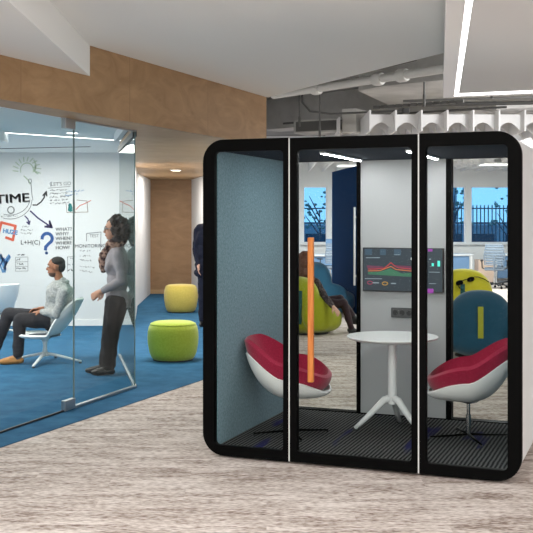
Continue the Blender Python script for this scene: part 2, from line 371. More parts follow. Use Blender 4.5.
# meeting room: back wall, left wall, ceiling
b = B(); prism(b, [(-5.4, 15.7), (-2.07, 15.7), (-2.2, 15.86), (-5.4, 15.86)], 0, 2.9); wall_back = struct(obj('wall_back', b, M['board']))
b = B(); box(b, -5.4, -2.09, 15.685, 15.70, .006, .10); struct(obj('baseboard_back', b, M['white_gloss']))
b = B(); box(b, -5.5, -5.4, 3.0, 15.8, 0, 2.9); struct(obj('wall_left', b, M['white_wall']))
b = B(); prism(b, [(gls(2.0), 2.0), (GC[0]-.03, GC[1]), (GS[0]-.01, GS[1]), (-2.07, 15.86), (-5.5, 15.86), (-5.5, 2.0)], 2.72, 2.80); struct(obj('ceiling_room', b, M['ceiling']))
b = B(); prism(b, [(-5.4, 9.2), (-3.3, 9.2), (-3.1, 12.0), (-5.4, 13.4)], 2.60, 2.72); struct(obj('ceiling_drop', b, M['white_wall']))
# lintels above the glass
b = B(); strip_wall(b, (gls(2.0)-.01, 2.0), (GC[0]-.01, GC[1]), .06, 2.62, 2.72); strip_wall(b, (GC[0]-.02, GC[1]), (GS[0]-.02, GS[1]), .05, 2.62, 2.72)
struct(obj('trim_1', b, M['white_wall']))

# far wall with windows
WX = [(.12, .90), (1.02, 1.70), (1.80, 3.0), (3.1, 4.3), (4.4, 5.58), (5.72, 7.7), (7.82, 9.6)]
WZ0, WZ1 = 1.0, 2.60
wall = plate('wall_far', [(-1.8, 0), (12, 0), (12, 4.0), (-1.8, 4.0)], [[(x0, WZ0), (x1, WZ0), (x1, WZ1), (x0, WZ1)] for x0, x1 in WX], 28.0, 28.2, M['white_wall'], None); struct(wall)
b = B(); box(b, 11.9, 12, 6, 28, 0, 4.0); struct(obj('wall_east', b, M['white_wall']))
for i, (x0, x1) in enumerate(WX):
    b = B(); f = .035
    for a in ((x0, x0+f, WZ0, WZ1), (x1-f, x1, WZ0, WZ1), (x0+f, x1-f, WZ0, WZ0+f), (x0+f, x1-f, WZ1-f, WZ1)):
        box(b, a[0], a[1], 28.06, 28.12, a[2], a[3])
    wn = struct(obj(f'window_{i+1}', b, M['white_metal']))
    b = B(); box(b, x0+f, x1-f, 28.085, 28.095, WZ0+f, WZ1-f); obj('pane', b, M['window_glass'], wn)
    b = B(); box(b, x0-.04, x1+.04, 27.86, 28.0, WZ0-.04, WZ0-.005, .006); obj('window_sill', b, M['white_gloss'], wn)

# outside: ground, parapet building, fence, neighbouring houses, tree
b = B(); prism(b, [(-30, 28.3), (60, 28.3), (60, 120), (-30, 120)], -.2, -.1); struct(obj('ground_outside', b, M['ext_wall']))
t = thing('terrace_building', 'low blue-grey building with dark windows outside behind the railing', 'building', (0, 0, -.1))
b = B(); box(b, -2, 16, 36, 38, 0, 1.55); obj('facade', b, M['ext_wall'], t)
b = B(); box(b, -2.1, 16.1, 35.95, 38.1, 1.55, 1.63); obj('coping', b, M['ext_light'], t)
for k in range(14):
    b = B(); x = -1+k*1.2; box(b, x, x+.8, 35.95, 36.0, .4, 1.25); obj('window', b, M['ext_dark'], t)
def tower(x0, x1, y0, h, label, m):
    t = thing('office_building', label, 'building', (0, 0, -.1))
    b = B(); box(b, x0, x1, y0, y0+6, 0, h); obj('facade', b, m, t)
    nx = max(2, int((x1-x0)/1.3))
    for i in range(nx):
        for j in range(int(h/1.6)):
            x = x0+.3+i*(x1-x0-.3)/nx; b = B(); box(b, x, x+.7, y0-.05, y0, .7+j*1.6, 1.7+j*1.6); obj('window', b, M['ext_dark'] if m is not M['ext_dark'] else M['ext_wall'], t)
    return t
tower(-3, 1.3, 52, 2.4, 'distant low office block seen through the left windows', M['ext_wall'])
tower(7.0, 8.75, 46, 4.6, 'dark tall office block outside at the left of the right windows', M['ext_dark'])
fence = thing('metal_railing', 'tall dark metal railing of upright bars outside the right windows', 'railing', (0, 34, -.1))
b = B(); box(b, -1, 12, -.02, .02, 1.62, 1.67); box(b, -1, 12, -.02, .02, 2.12, 2.16); obj('rail', b, M['ext_dark'], fence)
for k in range(72):
    b = B(); x = 2.6+k*.13; box(b, x-.016, x+.016, -.016, .016, 0.0, 2.25); obj('bar', b, M['ext_dark'], fence)
def tree(x, y, h, label, seed):
    rnd = random.Random(seed); t = thing('tree', label, 'tree', (x, y, -.1), 0, None)
    b = B(); tube(b, [(0, 0, 0), (.05, 0, h*.4), (0, .05, h*.8)], [.04, .03, .015]); obj('trunk', b, M['ext_dark'], t)
    b = B()
    for k in range(5): a = rnd.random()*6.3; tube(b, [(0, 0, h*(.4+.08*k)), (.5*math.cos(a), .5*math.sin(a), h*(.65+.08*k))], [.03, .01], 6)
    obj('branch', b, M['ext_dark'], t)
    b = B()
    for k in range(45):
        a = rnd.random()*6.3; r = .7*rnd.random()**.5; z = h*.55+rnd.random()*h*.5; s = .035+.05*rnd.random()
        ell(b, (r*math.cos(a), r*math.sin(a), z), (s, s, s*.6), seg=6)
    o = obj('foliage', b, M['foliage'], t); o['kind'] = 'stuff'; return t
tree(1.75, 33.0, 2.6, 'small young tree outside the window left of the navy wall', 3)
tree(6.1, 32.6, 2.9, 'small young tree outside beside the wide right window mullion', 5)
tree(8.1, 33.2, 2.7, 'thin-branched tree outside the widest right window', 9)

# right-hand ceiling raft with light line
t = thing('ceiling_light_raft', 'square white ceiling raft edged by a bright LED line', 'ceiling light', (0, 0, 0))
C0 = Vector((1.78, 10.08)); C1 = Vector((1.00, 5.57)); dA = (C1-C0).normalized(); dB = Vector((1.567, -.55)).normalized()
# far edge follows the photo: slopes slightly towards the camera on the right
C2 = C0+Vector((2.45, -.86))
def q(a, bb): p = C0+dA*a+(C2-C0).normalized()*bb; return (p.x, p.y)
Lr = 10.5; Wr = 5.0
b = B(); prism(b, [q(0, 0), q(0, Wr), q(Lr, Wr), q(Lr, 0)], 2.93, 3.10); obj('raft_body', b, M['white_gloss'], t)
b = B(); prism(b, [q(0, 0), q(0, Wr), q(.10, Wr), q(.10, .11)], 2.90, 2.93); prism(b, [q(0, 0), q(.10, .11), q(Lr, .11), q(Lr, 0)], 2.90, 2.93); obj('rim', b, M['white_gloss'], t)
b = B(); prism(b, [q(.10, .11), q(.10, Wr), q(.32, Wr), q(.32, .15)], 2.905, 2.93); prism(b, [q(.10, .11), q(.32, .15), q(Lr, .15), q(Lr, .11)], 2.905, 2.93); obj('light_strip', b, M['led'], t)
b = B(); prism(b, [q(.32, .15), q(.32, Wr), q(Lr, Wr), q(Lr, .15)], 2.90, 2.93); obj('centre_panel', b, M['cloud'], t)

# ------------------------------------------------------------------ open ceiling: pipes, beams, baffles
b = B(); strip_wall(b, (-.1, 19.6), (3.4, 16.0), .5, 3.42, 4.0); struct(obj('ceiling_beam', b, M['beam']))
b = B(); prism(b, [(1.28, 13.9), (1.55, 13.4), (4.4, 11.0), (4.8, 15.2), (1.9, 15.6)], 3.46, 4.0); struct(obj('ceiling_beam_2', b, M['beam']))
b = B(); strip_wall(b, (.0, 13.6), (1.05, 12.2), .35, 3.62, 4.0); struct(obj('ceiling_beam_3', b, M['plenum']))
def pipe(label, pts, r, m='pipe', coup=(), group=None, name='pipe'):
    t = thing(name, label, 'pipe', (0, 0, 0), 0, group)
    b = B(); tube(b, pts, r, 14); obj('pipe_run', b, M[m], t, auto=True)
    P, Q = Vector(pts[0]), Vector(pts[-1])
    for c in coup:
        d = (Q-P).normalized(); c0 = P.lerp(Q, c); b = B(); tube(b, [c0-d*.08, c0-d*.05, c0+d*.05, c0+d*.08], [r*1.35, r*1.6, r*1.6, r*1.35], 14); obj('coupling', b, M[m], t, auto=True)
    return t
pipe('thick white pipe with couplings running along the open ceiling edge', [(.10, 14.71, 3.50), (2.8, 11.3, 3.50)], .055, 'pipe', (.22, .50, .60))
pipe('white pipe above the thick coupled pipe, nearest the ceiling edge', [(1.0, 12.6, 3.66), (3.2, 10.2, 3.66)], .045, 'pipe', (.1,))
pipe('thin conduit crossing below the concrete beam', [(.3, 17.6, 3.36), (2.2, 15.9, 3.36), (3.6, 15.0, 3.36)], .018, 'pipe_dark')
pipe('thin curved conduit hanging under the beam at left', [(.55, 15.6, 3.72), (.56, 15.6, 3.5), (.68, 15.6, 3.36), (1.0, 15.5, 3.31), (2.1, 15.2, 3.33)], .016, 'pipe_dark')
for k, (x, y, z0) in enumerate(((.52, 15.8, 3.2), (.82, 15.4, 3.0), (2.05, 13.0, 3.2), (2.75, 12.2, 3.2))):
    pipe(['slender hanger rod left of the curved conduit', 'slender hanger rod with a sprinkler tee near the beam', 'slender hanger rod above the white baffles at left', 'slender hanger rod above the baffles near the light raft'][k],
         [(x, y, 3.99), (x, y, z0)], .012, 'pipe_dark', (.97,), 'ceiling hanger rods', 'hanger_rod')
for k, (a, c, r) in enumerate((((.55, 13.6, 3.72), (2.2, 11.5, 3.72), .022), ((.50, 13.9, 3.78), (2.3, 11.7, 3.80), .014), ((.6, 14.3, 3.66), (1.9, 12.7, 3.70), .012), ((2.0, 14.6, 3.40), (5.2, 13.2, 3.40), .02), ((2.4, 15.4, 3.44), (5.4, 14.4, 3.44), .03))):
    a, c = Vector(a), Vector(c); mid = a.lerp(c, .5)-Vector((0, 0, .03))
    pipe(['grey cable run tucked above the coupled pipe, the thickest there', 'thin grey cable highest above the coupled pipe', 'thin grey cable sagging behind the coupled pipe', 'grey conduit behind the slotted channel, above the baffles', 'thicker grey conduit furthest back above the baffles'][k], [a, mid, c], r, 'pipe_dark', (), None, 'conduit')
t = thing('junction_box', 'small dark junction box at the end of the hanging conduit', 'electrical box', (2.12, 15.2, 3.28))
b = B(); box(b, -.05, .05, -.04, .04, 0, .09, .005); obj('enclosure', b, M['pipe_dark'], t)
b = B(); box(b, -.04, .04, -.046, -.04, .01, .08, .002); obj('cover', b, M['dark_plastic'], t)
t = thing('slotted_channel', 'long slotted metal channel hung above the baffles', 'channel', (0, 0, 0))
b = B(); d = Vector((2.6, -1.7, 0)).normalized(); p0 = Vector((1.5, 13.6, 3.2))
for k in range(12):
    c = p0+d*k*.11; R = Matrix.Translation(c) @ Matrix.Rotation(math.atan2(d.y, d.x), 4, 'Z'); box(b, -.042, .042, -.02, .02, -.02, .02, rot=R)
tube(b, [p0, p0+d*1.25], .012, 6); obj('channel', b, M['pipe_dark'], t)
t = thing('air_duct', 'boxy white air duct stub beneath the beam', 'duct', (1.05, 16.6, 3.1), -.5)
b = B(); box(b, -.55, .55, -.25, .25, 0, .22, .01); obj('duct_body', b, M['beam'], t)
b = B(); box(b, .35, .60, -.29, .29, -.02, .36, .008); obj('flange', b, M['pipe'], t)
b = B(); box(b, -.5, .5, -.26, -.25, .03, .19); obj('grille', b, M['pipe_dark'], t)

# acoustic baffle ceiling, egg-crate with arched cross pieces
baf = thing('baffle_ceiling', 'white egg-crate acoustic baffle ceiling with arched cross pieces', 'ceiling baffles', (0, 0, 2.98))
M['baffle'] = mat('baffle_felt', (232, 232, 232), .9)
x0, x1, y0, y1 = 1.15, 8.4, 14.9, 27.6
nf = 19; sp = (x1-x0)/nf
for k in range(nf+1):
    x = x0+k*sp
    ys = y0 if x > 1.5 else y0+1.0
    b = B(); box(b, x-.012, x+.012, ys-.14, y1, 0, .31); obj('baffle_fin', b, M['baffle'], baf)
ny = 19
for j in range(ny):
    y = y0+.12+j*(y1-y0-.3)/(ny-1); b = B()
    n0 = 0 if y > y0+1.0 else 1
    for k in range(n0, nf):
        a = x0+k*sp+.013; c = x0+(k+1)*sp-.013; N = 8
        lo = [((a+(c-a)*i/N), .02+.13*math.sin(PI*i/N)) for i in range(N+1)]
        hi = [(x, .27) for x, z in lo]
        for yy in (y-.01,):
            vs1 = [b.verts.new((x, yy, z)) for x, z in lo+hi[::-1]]; vs2 = [b.verts.new((x, yy+.02, z)) for x, z in lo+hi[::-1]]
            b.faces.new(vs1); b.faces.new(vs2[::-1]); n = len(vs1)
            for i in range(n): b.faces.new((vs1[i], vs1[(i+1) % n], vs2[(i+1) % n], vs2[i]))
    obj('arched_baffle', b, M['baffle'], baf)
for k, (x, y) in enumerate(((1.98, 23.5), (5.25, 23.0), (6.2, 19.5), (3.4, 17.0))):
    t = thing('pendant_panel_light', ['flat ceiling light panel above the blue lounge chair', 'flat ceiling light panel near the far windows on the right', 'flat ceiling light panel above the open floor right of the yellow chair', 'flat ceiling light panel nearest the pod, above the yellow chair'][k], 'ceiling light', (x, y, 2.93), 0)
    b = B(); box(b, -.32, .32, -.32, .32, 0, .04, .006); obj('housing', b, M['white_metal'], t)
    b = B(); box(b, -.29, .29, -.29, .29, -.008, 0); obj('diffuser', b, M['led_soft'], t)

# ------------------------------------------------------------------ meeting-room glass
def pane(name, label, p, q_, z0, z1, m, th=.009):
    p, q_ = Vector(p), Vector(q_); L = (q_-p).length; t = thing(name, label, 'glass panel', (p.x, p.y, 0), math.atan2(q_.y-p.y, q_.x-p.x))
    b = B(); box(b, .004, L-.004, -th/2, th/2, z0, z1); obj('glass_sheet', b, m, t)
    for xx in (0, L-.003): b = B(); box(b, xx, xx+.003, -th/2, th/2, z0, z1); obj('polished_edge', b, M['glass_edge'], t)
    return t, L
def line_at_px(px):
    p = (px-266.5)/1000; Y = (-2.08-7.81*.363)/(p-.363); return (gls(Y), Y)
J1 = line_at_px(74)
t1, L1 = pane('glass_panel', 'large clear glass door leaf in front of the seated man', (gls(4.5), 4.5), (J1[0]-.003, J1[1]-.008), .02, 2.55, M['room_glass'])
b = B(); box(b, 0, L1-.17, -.008, .008, .008, .022); obj('bottom_seal', b, M['dark_plastic'], t1)
for nm, z0, z1 in (('patch_fitting', 2.47, 2.565), ('patch_fitting', .01, .10)):
    b = B(); box(b, L1-.17, L1+.0, -.022, .022, z0, z1, .003); obj(nm, b, M['steel'], t1)
t2, L2 = pane('glass_panel', 'clear fixed glass panel in front of the standing woman, at the corner', J1, GC, .02, 2.55, M['room_glass'])
b = B(); box(b, 0, L2, -.02, .02, .006, .03, .002); obj('floor_channel', b, M['steel'], t2)
b = B(); box(b, 0, L2, -.015, .015, 2.545, 2.56); obj('head_channel', b, M['steel'], t2)
t3, L3 = pane('glass_panel', 'greenish return glass panel running back beside the standing woman', (GC[0]-.005, GC[1]+.01), GS, .02, 2.50, M['side_glass'])
b = B(); box(b, 0, L3, -.018, .018, .006, .03, .002); obj('floor_channel', b, M['steel'], t3)
b = B(); box(b, 0, L3, -.02, .02, 2.50, 2.56); obj('head_channel', b, M['dark_plastic'], t3)
# room ceiling light line and slot
t = thing('linear_light', 'thin glowing light line in the meeting room ceiling', 'ceiling light', (-3.16, 11.86, 2.72), math.atan2(1.39, 1.42))
b = B(); box(b, -1.3, 1.98, -.03, .03, -.012, 0); obj('housing', b, M['white_metal'], t)
b = B(); box(b, -1.28, 1.96, -.018, .018, -.016, -.012); obj('diffuser', b, M['led'], t)
t = thing('air_slot', 'dark slim air slot in the ceiling before the whiteboard wall', 'vent', (-3.4, 14.6, 2.72), -.28)
b = B(); box(b, -1.0, .9, -.025, .025, -.006, 0); obj('slot_grille', b, M['dark_plastic'], t)
t = thing('recessed_downlight', 'small bright rectangular downlight in the meeting room ceiling', 'ceiling light', (-2.33, 12.0, 2.72))
b = B(); box(b, -.07, .07, -.05, .05, -.01, 0, .002); obj('trim_ring', b, M['white_metal'], t)
b = B(); box(b, -.06, .06, -.04, .04, -.014, -.01); obj('lens', b, M['led'], t)
for k, (x, y) in enumerate(((-1.63, 18.0),)):
    t = thing('recessed_downlight', ['bright square downlight in the wooden corridor ceiling', 'square downlight in the wooden ceiling behind the fascia'][k], 'ceiling light', (x, y, 2.56))
    b = B(); box(b, -.09, .09, -.14, .14, -.008, 0, .002); obj('trim_ring', b, M['white_metal'], t)
    b = B(); box(b, -.07, .07, -.12, .12, -.012, -.008); obj('lens', b, M['down'], t)

# drawings and writing on the whiteboard wall
YW = 15.697
def wx(px): return (px-266.5)*.0157
def wz(py): return 1.68-(py-219)*.0157
INK = {k: mat('ink_'+k, c, .6) for k, c in {'black': (52, 52, 56), 'grey': (128, 130, 132), 'green': (176, 192, 168), 'purple': (60, 52, 104), 'blue': (40, 84, 150),
       'red': (214, 92, 66), 'teal': (20, 120, 120), 'lightblue': (90, 140, 190), 'brown': (130, 112, 98)}.items()}
def stroke(bm, pts, wpx=.5):
    """flat ink line on the wall; pts in photo pixels"""
    r = wpx*.0157*.68; P = [Vector((wx(x), wz(y))) for x, y in pts]
    for i, (a, c) in enumerate(zip(P, P[1:])):
        d = c-a
        if d.length < 1e-6: continue
        d.normalize(); n = Vector((-d.y, d.x))*r; e = d*r*.6
        q4 = [a-e+n, a-e-n, c+e-n, c+e+n]; vs = [bm.verts.new((v.x, YW-.001-.0001*(i % 3), v.y)) for v in q4]; bm.faces.new(vs)
def arc(cx, cy, rx, ry, a0, a1, n=20): return [(cx+rx*math.cos(a0+(a1-a0)*i/n), cy+ry*math.sin(a0+(a1-a0)*i/n)) for i in range(n+1)]
def ink(name, strokes, colr, wpx=.5):
    b = B()
    for s in strokes: stroke(b, s, wpx)
    me = bpy.data.meshes.new(name); b.to_mesh(me); b.free()
    return link(name, me, INK[colr], wall_back)
def writing(txt, x, y, h, colr, rot=0.0, bold=0.0, sx=1.0):
    me = text_mesh(txt, h*.0157*1.38, .0008, bold=bold)
    me.transform(Matrix.Translation((wx(x), YW-.0015, wz(y))) @ Matrix.Rotation(-rot, 4, 'Y') @ Matrix.Diagonal((sx, 1, 1, 1)))
    return link('handwriting', me, INK[colr], wall_back)
def squig(x, y, wd, slope=0, rows=1, gap=3, colr='grey', wpx=.35, amp=.95):
    rnd = random.Random(int(x*7+y*13)); S = []
    for r in range(rows):
        xx = x; cur = []; end = x+wd*(.7+.3*rnd.random())
        while xx < end:
            cur.append((xx, y+r*gap+slope*(xx-x)+rnd.uniform(-amp, amp))); xx += .5
            if rnd.random() < .22: 
                if len(cur) > 1: S.append(cur)
                cur = []; xx += .7
        if len(cur) > 1: S.append(cur)
    return ink('handwriting', S, colr, wpx)
for dx, dy, cc in ((.7, .7, 'grey'), (-.35, 0, 'black'), (0, 0, 'black'), (.35, 0, 'black')): writing('TIME', -4.6+dx, 203.5+dy, 9.0, cc, .06, 0, 1.30)
ink('clock_bulb_sketch', [arc(11, 210, 3.2, 3.4, 0, 2*PI)], 'grey', .9)
ink('clock_bulb_sketch', [arc(10, 200, 22, 19, .0, PI*.6), arc(10, 198, 20, 17, .1, PI*.6)], 'grey', .5)
squig(1, 216.5, 17, -.05, 1, 2.5, 'grey')
rays = []
for k in range(11):
    a = -PI*1.05+k*PI*1.1/10; rays.append([(27+9*math.cos(a), 170+9*math.sin(a)), (27+14*math.cos(a+.1), 170+13*math.sin(a+.1))])
ink('sun_sketch', rays+[arc(27, 170, 6.5, 7, -PI*1.1, PI*.1)], 'green', .7)
ink('sun_sketch', [[(33, 168), (36, 166), (34, 171), (38, 174)], [(34, 160), (36, 165), (35, 171)], [(24, 176), (29, 181), (30, 184)]], 'green', .9)
ink('bulb_sketch', [arc(30, 181, 1.6, 2, 0, 2*PI), [(31, 183), (32, 195), (33, 200)]], 'grey', .5)
ink('arrow_sketch', [[(33, 205), (37, 205), (41, 202), (44, 198), (46, 192)], [(43, 195.5), (46.4, 191.5), (46.8, 196)]], 'black', 1.0)
ink('arrow_sketch', [[(25, 216), (28, 219), (29, 224)], [(26.8, 222), (29.2, 224.5), (30, 221)]], 'purple', .9)
ink('arrow_sketch', [[(30.5, 211), (38, 218), (50.5, 226.5)]], 'purple', 1.1)
ink('arrow_sketch', [[(45, 226.6), (52, 227.4), (49.5, 221)], [(47, 226), (51, 226.6), (49.6, 223)]], 'purple', 1.4)
ink('question_mark', [arc(47.2, 238.5, 5.0, 5.0, PI*1.0, PI*2.35, 18)+[(47.5, 245), (45.8, 247), (45.5, 249.5)]], 'blue', 2.3)
ink('question_mark', [arc(46.6, 253, .8, .8, 0, 2*PI, 8), arc(46.6, 253, .3, .3, 0, 2*PI, 8)], 'blue', 1.1)
ink('red_frame_sketch', [[(-1, 232), (1.5, 222.5), (15.5, 226), (13, 240), (6, 237.5)]], 'red', 1.9)
writing('HUZE', 2.6, 232.5, 4.2, 'lightblue', -.15, .004)
writing("LET'S GO", 51, 186, 3.6, 'grey', .05)
ink('underline_sketch', [[(48, 188.2), (70, 186.4)], [(51, 187), (50, 183), (52, 182)]], 'grey', .35)
squig(50, 190.5, 24, -.06, 5, 3.3, 'grey', .4)
squig(64, 192, 20, -.10, 2, 3.6, 'lightblue', .35)
ink('chart_sketch', [[(66, 203), (67, 212.5), (88, 212), (87, 201), (77, 200)], [(75, 213), (74.5, 200)]], 'brown', .4)
ink('chart_sketch', [[(76, 209.5), (80, 205.5), (84, 204), (91, 200.5)]], 'red', .5)
ink('portrait_sketch', [[(69, 205.5), (70.5, 204.5), (71.5, 208), (70, 211)], [(70, 204), (69, 210), (72, 210.5)]], 'teal', 1.6)
for i, s in enumerate(('WHAT?', 'WHY?', 'WHEN?', 'WHERE', 'HOW?')): [writing(s, 55.5+q_, 231+i*4.6, 3.5, 'grey', .03) for q_ in (0, .3)]
writing('L+H(C)', 20.5, 244.5, 4.6, 'black', .0)
squig(21, 226.5, 12, .02, 3, 3.4, 'grey')
for i in range(4): squig(16.5, 255+i*4.5, 11, -.03, 1, 3, 'black', .4)
ink('box_sketch', [[(15.5, 257.3), (28, 257), (28, 271), (15.5, 271.2), (15.5, 257.3)], [(15.5, 262), (28, 261.6)], [(15.5, 266.6), (28, 266.3)]], 'grey', .3)
ink('hand_sketch', [[(-1, 254), (4, 262), (9, 255)], [(0, 258), (4, 268), (10, 257)], [(-1, 262), (3, 272), (7, 262)], [(1, 255), (5, 266), (5, 272)]], 'lightblue', 1.3)
ink('hand_sketch', [[(1, 254), (5, 263), (10, 256)], [(0, 266), (4, 258), (6, 270)]], 'blue', .8)
writing('TEST', 89.5, 237.5, 3.2, 'grey', .04)
ink('box_sketch', [[(86.5, 241), (86.5, 233.5), (101, 232), (100.6, 250)]], 'grey', .5)
writing('MONITORING', 75, 247.8, 3.5, 'black', .02, 0, 1.0)
squig(80, 250.5, 14, 0, 1); squig(80, 255.5, 13, .04, 2, 4.5); squig(80, 266, 18, .12, 2, 4.5)
squig(68, 259, 7, 0, 3, 5.5, 'black', .4)
ink('box_sketch', [[(67, 257), (75, 256.4)], [(67.5, 257), (67.5, 272)]], 'grey', .35)

# ------------------------------------------------------------------ meeting pod
PO = Vector((-.445, 7.122, 0)); PA = math.atan2(-.359, .933); PW = Vector((math.cos(PA), math.sin(PA), 0)); PU = Vector((-PW.y, PW.x, 0))
def podpt(s, d, z): v = PO+PW*s+PU*d; return Vector((v.x, v.y, z))
W_, H_, D_ = 2.21, 2.24, 1.62
pod = thing('meeting_pod', 'black-framed glass office meeting pod with white sides and felt lining', 'meeting pod', PO, PA)
R_ = .155
# outer body ring
plate('outer_shell', rrect(0.004, W_-.004, .012, H_-.004, R_), [rrect(.085, W_-.085, .05, H_-.066, .01)], .03, D_-.03, M['pod_side'], pod)
# linings
b = B(); box(b, .080, .093, .035, D_-.06, .05, 2.165); obj('felt_lining', b, M['felt'], pod)
b = B(); box(b, W_-.093, W_-.080, .035, D_-.06, .05, 2.165); obj('felt_lining', b, M['felt'], pod)
b = B(); box(b, .093, W_-.093, .035, D_-.06, 2.165, 2.18); obj('ceiling_lining', b, M['navy_felt'], pod)
b = B(); box(b, .09, W_-.09, .03, D_-.05, .045, .068); obj('floor_carpet', b, M['pod_carpet'], pod)
# front: fixed frame | door | fixed frame with pale seals between
zt, zb = 2.155, .082
plate('fixed_frame', rrect(0, .645, 0.012, H_, R_, (1, 0, 0, 1)), [rrect(.088, .606, zb, zt, .03)], -.022, .032, M['black_metal'], pod, .003)
plate('fixed_frame', rrect(1.555, W_, 0.012, H_, R_, (0, 1, 1, 0)), [rrect(1.600, W_-.088, zb, zt, .03)], -.022, .032, M['black_metal'], pod, .003)
b = B(); box(b, .645, .655, -.016, .03, .012, H_-.002); obj('door_seal', b, M['seal'], pod)
b = B(); box(b, 1.545, 1.555, -.016, .03, .012, H_-.002); obj('door_seal', b, M['seal'], pod)
door = plate('door', rrect(.655, 1.545, .015, H_-.003, 0), [rrect(.706, 1.503, zb, zt, .03)], -.022, .032, M['black_metal'], pod, .003)
for x0, x1, par in ((.088, .606, pod), (1.600, W_-.088, pod)):
    b = B(); box(b, x0-.006, x1+.006, 0, .01, zb-.006, zt+.006); obj('glass_pane', b, M['glass'], par)
b = B(); box(b, .70, 1.509, 0, .01, zb-.006, zt+.006); obj('glass_pane', b, M['glass'], door)
b = B(); box(b, .803, .842, -.080, -.046, .575, 1.555, .007, 3); 
hd = obj('handle', b, M['oak_handle'], door); hd['label'] = 'long orange wooden door handle'
b = B(); box(b, 0.813, .833, -.05, -.02, .68, .71); obj('handle_bracket', b, M['black_metal'], door)
b = B(); box(b, 0.813, .833, -.05, -.02, 1.42, 1.45); obj('handle_bracket', b, M['black_metal'], door)
# rear: frame with two glazed openings and a solid grey panel between
y0r, y1r = D_-.06, D_
plate('rear_frame', rrect(0, W_, .012, H_, R_), [rrect(.10, .688, .075, 2.165, .0), rrect(.722, 1.432, .075, 2.165, 0), rrect(1.476, W_-.10, .075, 2.165, 0)], y0r-.03, y1r, M['black_metal'], pod)
b = B(); box(b, .715, 1.439, y0r-.02, y1r-.01, .07, 2.17); obj('wall_panel', b, M['grey_panel'], pod)
for x0, x1 in ((.10, .688), (1.476, W_-.10)):
    b = B(); box(b, x0, x1, y0r+.02, y0r+.03, .075, 2.165); obj('glass_pane', b, M['glass'], pod)
# ceiling lights
for s in (.76, 1.39):
    b = B(); box(b, s-.022, s+.022, .38, 1.38, 2.152, 2.165, .002); l_ = obj('ceiling_lamp', b, M['white_metal'], pod)
    b = B(); box(b, s-.012, s+.012, .39, 1.37, 2.149, 2.152); obj('diffuser', b, M['pod_led'], l_)
for s in (.2, 2.0):
    for d in (.2, 1.4):
        b = B(); lathe(b, [(0, 0), (.03, 0), (.03, .012), (0, .012)], (s, d), 16); obj('levelling_foot', b, M['dark_plastic'], pod)
# outlet panel
b = B(); box(b, .985, 1.235, y0r-.045, y0r-.02, .875, .955, .004); ol = obj('outlet_panel', b, mat('outlet_grey', (74, 74, 75), .5), pod)
for k in range(4):
    b = B(); lathe(b, [(0, 0), (.022, 0), (.022, .004), (0, .004)], (0, 0), 20); o = obj('socket', b, M['dark_plastic'], ol); o.rotation_euler = (PI/2, 0, 0); o.location = (1.022+k*.057, y0r-.045, .915)
# monitor
MS0, MS1, MZ0, MZ1 = .752, 1.418, 1.085, 1.445; MY = y0r-.022
tv = thing('wall_monitor', 'flat dark monitor with a dashboard chart on the pod back wall', 'monitor', podpt(0, 0, 0), PA)
b = B(); box(b, MS0, MS1, MY-.045, MY-.012, MZ0, MZ1, .003); obj('casing', b, M['dark_plastic'], tv)
b = B(); box(b, 1.0, 1.17, MY-.012, MY, 1.2, 1.34); obj('wall_bracket', b, M['black_metal'], tv)
scr_m = mat('screen_dark', (30, 42, 52), .3, emit=(30, 44, 56), es=.35)
b = B(); box(b, MS0+.008, MS1-.008, MY-.047, MY-.045, MZ0+.012, MZ1-.008); scr = obj('screen', b, scr_m, tv)
def em(name, c, s=.7): return mat(name, c, .4, emit=c, es=s)
def sx_(px): p = (px-266.5)/1000; P = PO+PU*(MY-.047); return (P.y*p-P.x)/(PW.x-PW.y*p)
def sz_(py): return MZ1-(py-247.0)/(292.0-247.0)*(MZ1-MZ0)
def chart(name, polys, m):
    if len(polys) > 1: return [chart(name, [q_], m) for q_ in polys]
    b = B()
    for pl, wd in polys:
        for i, (a, c) in enumerate(zip(pl, pl[1:])):
            A = Vector((sx_(a[0]), sz_(a[1]))); Cc = Vector((sx_(c[0]), sz_(c[1]))); d = (Cc-A).normalized(); n = Vector((-d.y, d.x))*wd*.004
            vs = [b.verts.new((v.x, MY-.0485, v.y)) for v in (A+n, A-n, Cc-n, Cc+n)]; b.faces.new(vs)
    me = bpy.data.meshes.new(name); b.to_mesh(me); b.free(); return link(name, me, m, scr)
chart('chart_line', [([(368, 269), (375, 269), (384, 268), (388, 265), (391, 262), (394, 265), (398, 267), (406, 268), (420, 269)], 1.0)], em('chart_red', (150, 40, 50), .4))
chart('chart_line', [([(368, 271), (380, 270.5), (386, 268), (391, 266), (396, 269), (408, 270), (420, 271)], .8)], em('chart_orange', (170, 96, 48), .5))
b = B(); top = [(368, 272), (378, 272), (385, 270), (390, 268), (395, 270), (402, 273), (412, 272), (420, 274)]
vs = [b.verts.new((sx_(x), MY-.048, sz_(y))) for x, y in top]+[b.verts.new((sx_(x), MY-.048, sz_(y))) for x, y in ((420, 276.5), (368, 274.5))]
b.faces.new(vs); me = bpy.data.meshes.new('chart_area'); b.to_mesh(me); b.free(); link('chart_area', me, em('chart_green', (40, 90, 66), .5), scr)
chart('chart_band', [([(367, 266.5), (383, 267.5)], 2.6), ([(396, 266), (420, 267)], 2.6)], em('chart_plum', (88, 36, 62), .45))
gt = em('screen_grey', (120, 134, 142), .35)
chart('caption_line', [([(366, 257.5), (380, 257.2)], .7), ([(365, 279), (382, 278.8)], .7), ([(372, 283), (379, 283)], 1.2), ([(391, 283.3), (396, 283.3)], 1.2), ([(394, 254), (400, 254)], .7), ([(429, 258), (431, 258)], 1), ([(429, 271), (440, 271)], .6), ([(429, 282.5), (436, 282.5)], .6), ([(431, 265), (431, 265.5)], 1)], gt)
bm_ = em('screen_blue', (44, 66, 82), .45)
